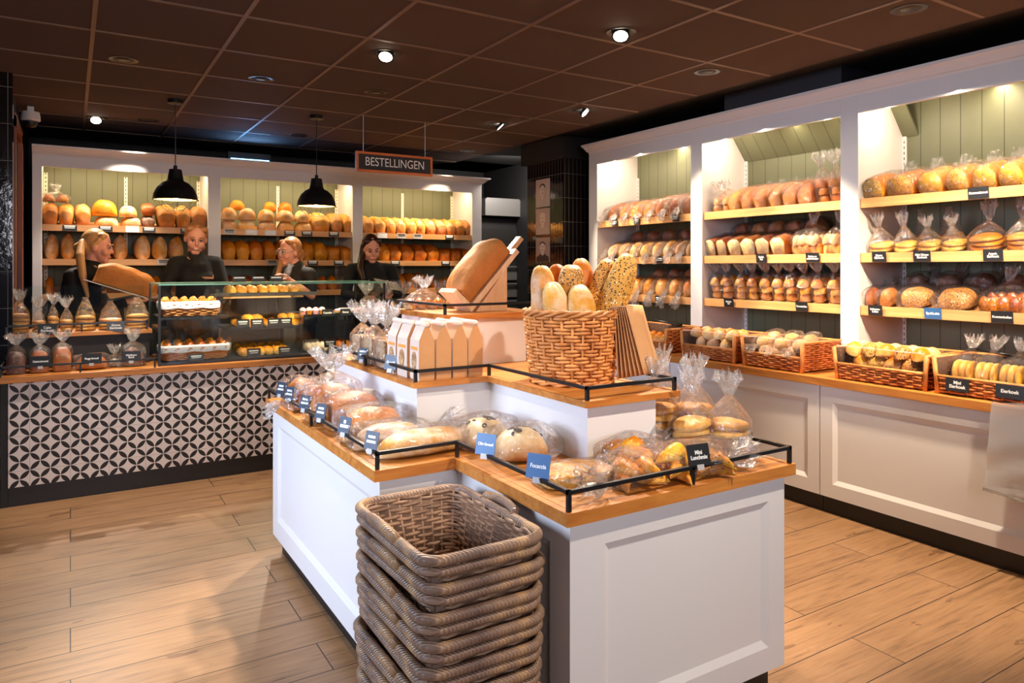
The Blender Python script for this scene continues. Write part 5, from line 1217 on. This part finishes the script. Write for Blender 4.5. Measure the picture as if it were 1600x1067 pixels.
# ================================================================== goods on the service counter
RZ = .955
for i, (u0, u1, n, kn) in enumerate(((12, 47, 5, 1), (49, 72, 3, 1), (74, 92, 4, 1), (93, 115, 3, 1), (117, 150, 4, 0), (153, 192, 3, 0), (195, 234, 4, 0))):
    x0, x1 = aty(u0, 480, 5.33).x, aty(u1, 480, 5.33).x; r = (x1 - x0) / 2 * .97
    cs = [(bread(round(r * 1.9, 2), round(min(r * 1.9, .19), 2), .024, 'disc', K_CAKE, q), (0, 0, .003 + q * .0235), (0, 0, q)) for q in range(n)]
    product('bagged_cakes', 'bag of %s stacked egg cakes, %s from the left on the riser' % (['', '', 'two', 'three', 'four', 'five'][n], ORD[i]), 'cake', ((x0 + x1) / 2, 5.34 if i < 6 else 5.35, RZ), (0, 0, 0), cs, filmmesh(film_up, round(r, 3), round(min(r, .095), 3), round(n * .0245 + .006, 3), .07 if kn else .11, .06 if kn else .02, i, 26, .035, bool(kn)), 'bags of egg cakes on the counter riser', 'cake')
for i, (u0, u1, H, desc, mat) in enumerate(((8, 41, .125, 'bagged dark bread with loose film at the left end of the counter', K_DARK), (44, 78, .125, 'bagged brown bread behind the first black card on the counter', K_BROWN), (80, 114, .135, 'bagged square brown bread right of the first black card', K_BROWN))):
    x0, x1 = aty(u0, 560, 5.0).x, aty(u1, 560, 5.0).x; W = x1 - x0
    product('bagged_loaf', desc, 'bread', ((x0 + x1) / 2, 5.07, .738), (0, 0, 0), [(bread(round(W * .86, 2), .12, H, 'tin', mat, i), (0, 0, .003), (0, 0, 0))], filmmesh(film_up, round(W / 2 * .97, 3), .068, H + .008, .035, .06, i, 26, .045), 'bagged breads at the front of the service counter')
product('bagged_loaf', 'bagged round brown bread lying in the middle of the counter front', 'bread', (aty(143, 565, 5.05).x, 5.07, .738), (0, 0, 0), [(bread(.17, .12, .085, 'oval', K_BROWN, 2), (0, 0, .003), (0, 0, 0))], filmmesh(film_lay, .18, .13, .093, .03, .045, 2, 24, .0), 'bagged breads at the front of the service counter')
product('bagged_loaf', 'bagged round dark bread with tall knot beside the glass case', 'bread', (aty(208, 560, 5.05).x, 5.09, .738), (0, 0, 0), [(bread(.135, .12, .115, 'bun', K_DARK, 1), (0, 0, .003), (0, 0, 0))], filmmesh(film_up, .075, .065, .12, .04, .07, 1, 26, .04), 'bagged breads at the front of the service counter')
product('bagged_rolls', 'small crumpled bag of pale rolls between the two round breads', 'bread', (aty(180, 560, 5.05).x, 5.11, .738), (0, 0, 0), [(bread(.07, .06, .05, 'bun', K_SUGAR, 1), (0, 0, .003), (0, 0, 0))], filmmesh(film_up, .042, .036, .056, .03, .05, 3, 22, .034), 'bagged breads at the front of the service counter')
for i, (u, v, tx) in enumerate(((63, 568, 'Casinobrood'), (143, 563, 'Roggebrood'), (205, 553, 'Waldkorn\nRond'))):
    p = aty(u, v, 4.932)
    o = card('black price card reading %s on the counter rail' % tx.replace('\n', ' '), (p.x, 4.931, .786), R(-8), R(10), CARD, tx, w_=.105, h_=.062, size=.0155, holder=True, group='price cards on the counter rails')
    bm = MB(); bars(bm, .105, .062, ((.0, .0), (.8, .05), (.8, .05))) if i < 2 else None
for i, (u, tx, m) in enumerate(((74, 'Cake\nEierkoek', CARD), (181, 'Grove\nEierkoek', GREYCARD))):
    x = aty(u, 515, 5.22).x; o = card('%s price card reading %s on the upper riser rail' % (['black', 'grey'][i], tx.replace('\n', ' ')), (x, 5.214, .948), R(-6), R(4), [CARD, flat('dark_grey_card', srgb(70, 70, 76), .4)][i], tx, w_=.10, h_=.066, size=.021, group='price cards on the counter rails')
# wicker baskets with cloth and rolls in the glass case
def clothbasket(u0, u1, z, y, lb, which, sd):
    x0, x1 = aty(u0, 500, y).x, aty(u1, 500, y).x; W = x1 - x0; xc = (x0 + x1) / 2
    t = thing('lined_basket', lb, 'basket', (xc, y + .11, z), (0, 0, 0), 'cloth lined baskets in the glass case')
    b = MB(); weave(b, W, .22, .085, 8, .90, .0058, .005, .02, .018, z0=.004); walls(b, W - .012, .208, .085, .90); part('weave', b, [W_HONEY, W_DARK], t, True)
    c = MB(); P = rrect(W + .012, .232, .025, .012); n = len(P); rows = []
    for z_, q, dz in ((.055, 1.0, 1), (.088, 1.01, .4), (.10, .97, 0), (.075, .90, 0)):
        rows.append([Vector((p.x * q, p.y * q, z_ + .003 * dz * math.sin(i * .55))) for i, (p, nn) in enumerate(P)])
    c.loft(rows, 0, False, False); part('cloth_liner', c, LINEN, t, True)
    rng = random.Random(sd); N = 6
    for row in range(2):
        for q in range(N):
            xx = xc - W / 2 + .035 + q * (W - .07) / (N - 1)
            single('bread_roll', bread(.095, .056, .062, 'bun', K_GLAZE if row == 0 else K_BUN, q % 4), 'shiny roll, %s from the left, %s row of the %s basket' % (ORD[q], ['front', 'rear'][row], which), 'bread roll', (xx, y + .065 + row * .10, z + .056 + .012 * row), (R(12), 0, PI / 2 + rng.uniform(-.15, .15)), 'rolls in the %s lined basket' % which)
clothbasket(251, 343, 1.036, 5.085, 'cloth lined wicker basket of rolls on the upper shelf of the glass case', 'upper', 1)
clothbasket(252, 358, .758, 5.02, 'cloth lined wicker basket of rolls at the bottom of the glass case', 'lower', 2)
GG = 'pastries in the glass case'
def gx(u, v, y): return aty(u, v, y).x
def tray(u0, u1, z, y, n, mat, size, desc, kind='oval', rows=2, name='pastry', rz=PI / 2, lay=1, tl=0):
    x0, x1 = gx(u0, 500, y), gx(u1, 500, y); k = 0
    for l in range(lay):
        for r_ in range(rows):
            for q in range(n):
                x = x0 + (q + .5) * (x1 - x0) / n
                single(name, bread(*size, kind, mat, (q + r_) % 4, amp=.06), '%s, %s from the left, %s row%s' % (desc, ORD[q], ['front', 'rear', 'back'][r_], ' on top' if l else ''), 'pastry', (x, y + size[0] / 2 + .012 + r_ * (size[0] + .006), z + .001 + l * size[2] * .9 + r_ * .004), (0, R(tl), rz), GG)
tray(376, 455, .758, 5.03, 6, K_CHEESE, (.11, .062, .055), 'cheese topped bread on the bottom tray', rows=3)
tray(368, 470, .944, 5.16, 7, K_PASTRY, (.12, .055, .045), 'golden pastry stick on the middle shelf', 'oval', 2)
tray(384, 412, .986, 5.20, 2, K_CAKE, (.17, .075, .04), 'long golden pastry stacked on the middle shelf', 'oval', 1)
tray(440, 466, .986, 5.20, 2, K_CAKE, (.17, .06, .04), 'long flaky pastry stacked right on the middle shelf', 'oval', 1)
tray(483, 514, .758, 5.05, 4, K_SUGAR, (.17, .062, .06), 'sugared bread slice on the bottom tray', 'oval', 2, lay=1)
tray(516, 552, .758, 5.10, 3, K_GOLD, (.15, .07, .06), 'golden bread on the right of the bottom tray', 'oval', 2)
tray(355, 470, 1.17, 5.34, 7, K_CAKE, (.10, .070, .055), 'golden bun on the tray above the glass case', 'bun', 2, name='bun')
single('baking_tray', MB().box(-.36, .36, -.12, .12, 0, .012).box(-.36, .36, -.12, -.117, .012, .024).mesh('tray', MATTBLACK, False), 'dark baking tray of golden buns standing at glass case top', 'tray', (gx(412, 440, 5.45), 5.44, 1.155), (0, 0, 0))
def donut(x, y, z, mat, lb, g=True):
    t = thing('donut', lb, 'donut', (x, y, z), (0, 0, 0), 'iced donuts and cupcakes in the glass case')
    part('dough', MB().lathe([(.012, .016), (.020, .004), (.032, .001), (.042, .012), (.040, .024), (.030, .030), (.018, .027), (.012, .016)], 22), K_BUN, t, True)
    part('icing', MB().lathe([(.013, .024), (.020, .030), (.031, .033), (.040, .026), (.0425, .019), (.040, .024), (.030, .030), (.018, .027), (.013, .024)], 22), mat, t, True)
for i, u in enumerate((531, 543, 556, 566)): donut(gx(u, 485, 5.17), 5.175, 1.019, K_PINK if i != 1 else K_CREAM, '%s iced donut, %s from the left on the donut shelf' % ('white' if i == 1 else 'pink', ORD[i]))
for i, u in enumerate((536, 550, 562)): donut(gx(u, 485, 5.28), 5.28, 1.019, [K_CREAM, K_PINK, K_CREAM][i], '%s iced donut, %s from the left in the rear donut row' % (['white', 'pink', 'white'][i], ORD[i]))
for r_ in range(2):
    for i, u in enumerate((473, 483, 493, 503)):
        t = thing('cupcake', '%s topped cupcake, %s from the left, %s row of donut shelf' % (['white', 'pink', 'white', 'pink'][(i + r_) % 4], ORD[i], ['front', 'rear'][r_]), 'cupcake', (gx(u, 485, 5.17 + .09 * r_), 5.17 + .09 * r_, 1.019), (0, 0, 0), 'iced donuts and cupcakes in the glass case')
        part('case', MB().lathe([(.001, 0), (.017, 0), (.022, .028), (.001, .028)], 16), K_GOLD if i % 2 else K_PINK, t, True, 40); part('icing', MB().lathe([(.024, .028), (.022, .036), (.014, .044), (.001, .049)], 16), [K_CREAM, K_PINK][(i + r_) % 2], t, True)
CG = 'price cards in the glass case'
for u, v, z, y, tx, lb in ((512, 487, 1.0, 5.105, 'Cupcake', 'black price card reading Cupcake on the donut shelf edge'), (540, 486, 1.0, 5.105, 'Donut', 'black price card reading Donut on the donut shelf edge')):
    card(lb, (gx(u, v, y), y, z + .005), 0, R(8), CARD, tx, w_=.08, h_=.052, size=.019, group=CG)
for i, u in enumerate((380, 402, 428, 447)): card('black price card, %s from the left on the middle pastry shelf edge' % ORD[i], (gx(u, 495, 5.125), 5.125, .948), 0, R(10), CARD, None, w_=.085, h_=.056, group=CG)
for i, u in enumerate((397, 446)): card('black price card, %s from the left before the cheese breads' % ORD[i], (gx(u, 550, 5.01), 5.012, .759), 0, R(10), CARD, None, w_=.088, h_=.055, group=CG)
card('black price card beside the sugared bread in the glass case', (gx(516, 540, 5.02), 5.02, .79), 0, R(10), CARD, None, w_=.085, h_=.055, group=CG)
card('dark price card under the lower lined basket in the glass case', (gx(307, 555, 4.995), 4.998, .759), 0, R(14), SLATE, None, w_=.09, h_=.04, group=CG)
for i, u in enumerate((374, 404, 432)): card('black price card, %s from the left before the top tray buns' % ORD[i], (gx(u, 436, 5.30), 5.30, 1.256), 0, R(8), CARD, None, rows=((.8, .22),), w_=.09, h_=.042, group=CG)
# bags of rolls on the counter right of the glass case
tb = tag(part('counter_box', MB().box(2.0, 2.72, 5.12, 5.6, .739, .99), MATTBLACK), 'dark box on the counter right of the glass case carrying roll bags', 'box')
for i, (u0, u1, n) in enumerate(((560, 590, 4), (595, 622, 6), (623, 645, 4), (646, 672, 4), (676, 704, 4), (706, 730, 4))):
    x0, x1 = gx(u0, 490, 5.2), gx(u1, 490, 5.2); r = (x1 - x0) / 2; zz = .99 if x0 > 2.0 else .758
    product('bagged_rolls', 'knotted bag of glossy rolls, %s from the left behind the crackers' % ORD[i], 'bread', (max((x0 + x1) / 2, 2.0 + r if zz > .9 else 0), 5.23, .99), (0, 0, 0), [(bread(.07, .06, .055, 'bun', K_BUN, q % 4), (((q % 2) - .5) * r * .9, ((q // 2) % 2 - .5) * .05, .003 + (q // 4) * .045), (0, 0, q)) for q in range(n)], filmmesh(film_up, round(r * .98, 3), .07, .08, .08, .09, i, 26, .05), 'bags of rolls on the counter box', 'roll')

# ================================================================== people behind the counter
def cap_mb(mb, a, b, r0, r1, n=14):
    a, b = Vector(a), Vector(b); d = (b - a); L = d.length
    q = d.to_track_quat('Z', 'Y').to_matrix() if L > 1e-6 else Matrix.Identity(3)
    rings = []
    for i in range(5): t = -PI / 2 + PI / 2 * i / 4; rings.append((max(math.cos(t), .02) * r0, math.sin(t) * r0))
    for i in range(5): t = PI / 2 * i / 4; rings.append((max(math.cos(t), .02) * r1, L + math.sin(t) * r1))
    mb.loft([[a + q @ Vector((rr * math.cos(2 * PI * k / n), rr * math.sin(2 * PI * k / n), z)) for k in range(n)] for rr, z in rings])
def blob(name, prims, voxel, mat, parent, smooth=4):
    mb = MB()
    for p in prims:
        if p[0] == 'c': cap_mb(mb, *p[1:])
        else: mb.ell(p[1], p[2], 18, 12, 0, p[3] if len(p) > 3 else None)
    tmp = obj('tmp', mb.mesh('tmp', mat, True))
    m = tmp.modifiers.new('r', 'REMESH'); m.mode = 'VOXEL'; m.voxel_size = voxel
    s = tmp.modifiers.new('s', 'SMOOTH'); s.factor = .5; s.iterations = smooth
    bpy.context.view_layer.update()
    me = bpy.data.meshes.new_from_object(tmp.evaluated_get(bpy.context.evaluated_depsgraph_get()))
    bpy.data.objects.remove(tmp)
    me.name = name; me.materials.clear(); me.materials.append(mat)
    me.polygons.foreach_set('use_smooth', [True] * len(me.polygons))
    o = obj(name, me, parent); o.location = -Vector(parent.location); return o
def person(label, head, face, down, roll, neck, shR, shL, elR, elL, haR, haL, hip, hair, shirt, sleeve, hairstyle, base_y, smile=False, glasses=False):
    """world positions; R / L are the person's own right and left"""
    H = Vector(head); t = thing('person', label, 'person', (hip[0], hip[1], 0))
    f = Vector((face[0], face[1], 0)).normalized(); up = Vector((0, 0, 1)); rt = f.cross(up)
    M = Matrix((rt, f, up)).transposed(); M = M @ Matrix.Rotation(-down, 3, 'X') @ Matrix.Rotation(roll, 3, 'Y')
    hp = lambda x, y, z: H + M @ Vector((x, y, z))
    neck = Vector(neck); shR, shL, elR, elL, haR, haL, hip = map(Vector, (shR, shL, elR, elL, haR, haL, hip))
    side = (shR - shL).normalized(); chest = (shR + shL) / 2
    hipR, hipL = hip + side * .09, hip - side * .09
    sk = [('e', hp(0, -.012, .022), (.074, .092, .102), M), ('e', hp(0, .028, -.042), (.056, .058, .070), M), ('c', hp(-.010, .060, -.094), hp(.010, .060, -.094), .022, .022),
          ('c', hp(0, .084, .010), hp(0, .098, -.026), .007, .0105), ('c', hp(-.034, .071, .022), hp(.034, .071, .022), .012, .012), ('e', hp(-.036, .056, -.032), (.027, .027, .03), M), ('e', hp(.036, .056, -.032), (.027, .027, .03), M),
          ('c', hp(-.018, .080, -.062), hp(.018, .080, -.062), .010, .010), ('e', hp(-.076, -.008, -.008), (.010, .018, .030), M), ('e', hp(.076, -.008, -.008), (.010, .018, .030), M),
          ('c', hp(0, -.022, -.06), neck, .050, .054), ('c', shR - side * .03, shL + side * .03, .04, .04), ('c', chest - Vector((0, 0, .12)), hip, .10, .12)]
    for a, b, c_ in ((shR, elR, haR), (shL, elL, haL)):
        sk += [('c', a, b, .042, .034), ('c', b, c_, .034, .024)]
        fd = (c_ - b).normalized(); s2 = fd.cross(Vector((0, 0, 1))); s2 = s2.normalized() if s2.length > .1 else Vector((1, 0, 0)); dn = s2.cross(fd)
        pc = c_ + fd * .045; sk.append(('c', c_ + fd * .01, pc, .026, .032))
        for k, (o_, ln) in enumerate(((-.027, .058), (-.009, .068), (.009, .064), (.027, .052))):
            k0 = pc + fd * .022 + s2 * o_; k1 = k0 + fd * ln * .5 - dn * .004; k2 = k1 + fd * ln * .32 - dn * ln * .42
            sk += [('c', k0, k1, .0095, .009), ('c', k1, k2, .009, .0075)]
        th = c_ + fd * .025 + s2 * .03; sk += [('c', th, th + fd * .035 + s2 * .018 - dn * .01, .011, .0095), ('c', th + fd * .035 + s2 * .018 - dn * .01, th + fd * .06 + s2 * .008 - dn * .026, .0095, .008)]
    for hx in (hipR, hipL):
        kn = Vector((hx.x, hx.y - .02, .48)); an = Vector((hx.x, hx.y, .09)); sk += [('c', hx, kn, .075, .052), ('c', kn, an, .05, .036), ('c', an, an + f * .12 - Vector((0, 0, .05)), .034, .03)]
    blob('body', sk, .0062, SKIN, t, 3)
    # clothing
    sh = [('c', shR - side * .045, shL + side * .045, .058, .058), ('e', chest - Vector((0, 0, .10)), (.148, .118, .19), Matrix((side, Vector((-side.y, side.x, 0)), up)).transposed()), ('c', chest - Vector((0, 0, .16)), hip + Vector((0, 0, .02)), .145, .15), ('c', neck + Vector((0, 0, .0)), neck - Vector((0, 0, .06)), .070, .11), ('c', neck - Vector((0, 0, .05)), shR - side * .03, .075, .06), ('c', neck - Vector((0, 0, .05)), shL + side * .03, .075, .06)]
    sh += [('c', chest + side * .06 - up * .12 + f * .05, chest - side * .06 - up * .12 + f * .05, .075, .075)]
    for a, b, c_ in ((shR, elR, haR), (shL, elL, haL)):
        sh.append(('c', a, b if sleeve > .5 else a.lerp(b, .75), .056, .046))
        if sleeve > .5: sh.append(('c', b, b.lerp(c_, sleeve - .1), .046, .036))
    blob('shirt', sh, .010, shirt, t, 4)
    tr = [('c', hipR, Vector((hipR.x, hipR.y - .02, .48)), .095, .07), ('c', hipL, Vector((hipL.x, hipL.y - .02, .48)), .095, .07), ('c', hipR, hipL, .11, .11)]
    for hx in (hipR, hipL): tr.append(('c', Vector((hx.x, hx.y - .02, .48)), Vector((hx.x, hx.y, .10)), .07, .055))
    blob('trousers', tr, .014, BLACK, t, 3)
    sho = MB()
    for hx in (hipR, hipL): cap_mb(sho, Vector((hx.x, hx.y, .045)), Vector((hx.x, hx.y, .045)) + f * .14, .045, .040)
    o = part('shoes', sho, MATTBLACK, t, True); o.location = -Vector(t.location)
    # collar and shirt emblem
    cm = MB(); fr = f
    for s in (-1, 1):
        a0 = neck + side * s * .062 - fr * .03 + up * .012; a1 = neck + side * s * .058 + fr * .045 - up * .005; a2 = neck + side * s * .014 + fr * .088 - up * .06
        cm.tube([a0, a1, a2], .011, 8, flat=(1, .5))
    o = part('collar', cm, TRIMM, t, True); o.location = -Vector(t.location)
    # hair
    hr = [('e', hp(0, -.026, .036), (.081, .090, .098), M), ('e', hp(0, -.055, -.005), (.070, .055, .075), M), ('c', hp(-.055, .028, .082), hp(.055, .028, .082), .026, .026)]
    hr += [('c', hp(s * .070, .010, .05), hp(s * .073, -.02, .0), .016, .014) for s in (-1, 1)]
    for a, b, r0, r1 in hairstyle: hr.append(('c', a if isinstance(a, Vector) else hp(*a), b if isinstance(b, Vector) else hp(*b), r0, r1))
    blob('hair', hr, .006, hair, t, 3)
    # face details
    mo = MB()
    for s in (-1, 1):
        ey = MB(); br = MB()
        ey.ell(hp(s * .031, .0785, .002), (.014, .008, .0050), 12, 7, 0, M); ey.ell(hp(s * .031, .0855, .0010), (.0066, .0028, .0050), 10, 6, 1, M)
        ey.tube([hp(s * .018, .0835, .005), hp(s * .031, .0895, .0085), hp(s * .046, .080, .004)], .0032, 5, 1)
        br.tube([hp(s * .016, .0865, .0255), hp(s * .032, .0865, .031), hp(s * .048, .074, .024)], .0034, 6)
        for nm, q, mt in (('eye', ey, [EYEW, EYED]), ('eyebrow', br, hair)):
            o = part(nm, q, mt, t, True); o.location = -Vector(t.location)
    w_ = .024 if smile else .018; c_ = .006 if smile else 0
    mo.tube([hp(-w_, .082, -.060 + c_), hp(-w_ * .5, .0905, -.0625), hp(0, .092, -.0635), hp(w_ * .5, .0905, -.0625), hp(w_, .082, -.060 + c_)], .0052, 6)
    if smile: mo.tube([hp(-w_ * .7, .0905, -.0605), hp(0, .0965, -.0632), hp(w_ * .7, .0905, -.0605)], .0030, 6, 1)
    o = part('mouth', mo, [SKINP, INK], t, True); o.location = -Vector(t.location)
    if glasses:
        gm = MB()
        for s in (-1, 1):
            gm.tube([hp(s * .032 + .021 * math.cos(2 * PI * k / 16), .098 - .004 * math.cos(2 * PI * k / 16) * s, .002 + .018 * math.sin(2 * PI * k / 16)) for k in range(16)], .0016, 5, closed=True)
            gm.tube([hp(s * .053, .094, .006), hp(s * .078, .0, .008)], .0016, 5)
        gm.tube([hp(-.011, .098, .005), hp(.011, .098, .005)], .0016, 5)
        o = part('glasses', gm, STEEL, t, True); o.location = -Vector(t.location)
    # small woven emblem on the chest
    em = MB(); ec = chest - up * .115 - side * .075 + f * .128
    mm = Matrix((-side, f, up)).transposed().to_4x4()
    em.box(-.045, .040, -.003, .003, -.008, .008, 0, Matrix.Translation(ec) @ mm).box(.034, .040, -.003, .003, .006, .022, 0, Matrix.Translation(ec) @ mm)
    o = part('emblem', em, TRIMM, t); o.location = -Vector(t.location)
    return t
Y1 = 5.98
P = lambda u, v, y: aty(u, v, y)
person('person with a long blond ponytail leaning over a big loaf, black shirt', P(153, 386, Y1), (1, -.22), R(8), 0, P(142, 416, Y1 + .01),
       P(112, 432, Y1 - .13), P(138, 432, Y1 + .17), P(118, 492, Y1 - .16), P(165, 478, Y1 + .17), P(205, 470, Y1 - .16), P(215, 466, Y1 + .05), (P(105, 500, Y1).x, Y1, .93), BLOND, SHIRT, .95,
       [((0, -.095, .01), (0, -.125, -.02), .03, .032), (P(128, 378, Y1 - .04), P(125, 400, Y1 - .12), .022, .030), (P(125, 400, Y1 - .12), P(129, 430, Y1 - .18), .030, .026), (P(129, 430, Y1 - .18), P(137, 463, Y1 - .20), .026, .012)], Y1)
Y2 = 6.06
person('person smiling and looking down, brown hair tied back, black shirt', P(306, 373, Y2), (-.05, -1), R(14), R(-4), P(305, 402, Y2 + .02),
       P(274, 411, Y2 + .03), P(338, 411, Y2 + .03), P(255, 455, Y2 - .04), P(352, 455, Y2 - .04), P(268, 478, Y2 - .26), P(340, 478, Y2 - .26), (P(305, 500, Y2).x, Y2 + .05, .93), DBLOND, SHIRT, .95,
       [((0, -.09, .03), (-.03, -.12, -.02), .035, .04), ((-.03, -.12, -.02), (-.07, -.10, -.09), .035, .02)], Y2, smile=True)
Y3 = 6.08
person('person wearing glasses in profile facing left, charcoal short sleeved shirt', P(452, 394, Y3), (-1, -.42), R(2), 0, P(463, 418, Y3 + .01),
       P(437, 424, Y3 + .17), P(484, 428, Y3 - .12), P(425, 458, Y3 + .10), P(487, 462, Y3 - .16), P(436, 440, Y3 - .14), P(452, 438, Y3 - .20), (P(464, 500, Y3).x, Y3, .93), DBLOND, SHIRTG, .4,
       [((0, -.10, .0), (.01, -.12, -.03), .036, .036), ((.01, -.12, -.03), (-.02, -.09, -.10), .030, .02), (P(440, 408, Y3 - .02), P(432, 436, Y3 - .12), .022, .018)], Y3, glasses=True)
Y4 = 6.10
person('person with long dark hair looking down at a tablet, black shirt', P(580, 389, Y4), (-.08, -1), R(20), R(3), P(579, 414, Y4 + .03),
       P(549, 421, Y4 + .03), P(611, 421, Y4 + .03), P(540, 460, Y4 - .03), P(622, 458, Y4 - .03), P(575, 466, Y4 - .25), P(610, 460, Y4 - .27), (P(580, 500, Y4).x, Y4 + .05, .93), BRUNET, SHIRT, .95,
       [((.066, -.02, .03), (.078, -.01, -.06), .026, .028), ((.078, -.01, -.06), P(562, 420, Y4 - .05), .03, .03), (P(562, 420, Y4 - .05), P(568, 436, Y4 - .12), .03, .018), ((-.066, -.02, .02), (-.070, -.03, -.06), .024, .02)], Y4)
# what they hold
a, b_ = P(131, 436, 5.76), P(229, 465, 5.76); d = (b_ - a); ang = math.atan2(d.z, d.x)
single('bread_peel', MB().box(-d.length / 2, d.length / 2, -.09, .09, -.006, 0).mesh('peel', LINEN, False), 'thin white serving board held under the big loaf by the blond person', 'board', (a + b_) / 2, (0, -ang, 0))
dr = Vector((math.cos(ang), 0, math.sin(ang))); nr = Vector((-dr.z, 0, dr.x))
single('large_tin_loaf', bread(.375, .155, .165, 'tin', K_GIANT, 2, n=25, m=26), 'very large tin loaf held on a white board by the blond person', 'bread', (a + b_) / 2 + dr * .035 + nr * .003, (0, -ang, 0))
single('tablet', MB().box(-.12, .12, -.085, .085, -.005, .005).mesh('tablet', BLACK, False), 'dark tablet held by the person with long dark hair', 'tablet', P(608, 446, 5.80), (R(28), R(10), .2))
p = P(447, 428, Y3 - .27)
single('paper_bag', MB().lathe([(.001, 0), (.022, .0), (.028, .05), (.020, .085), (.032, .105)], 9).mesh('bag', FILMTUFT, True), 'crumpled clear bag held up by the person wearing glasses', 'bag', p - Vector((0, 0, .02)), (.2, .3, 0))
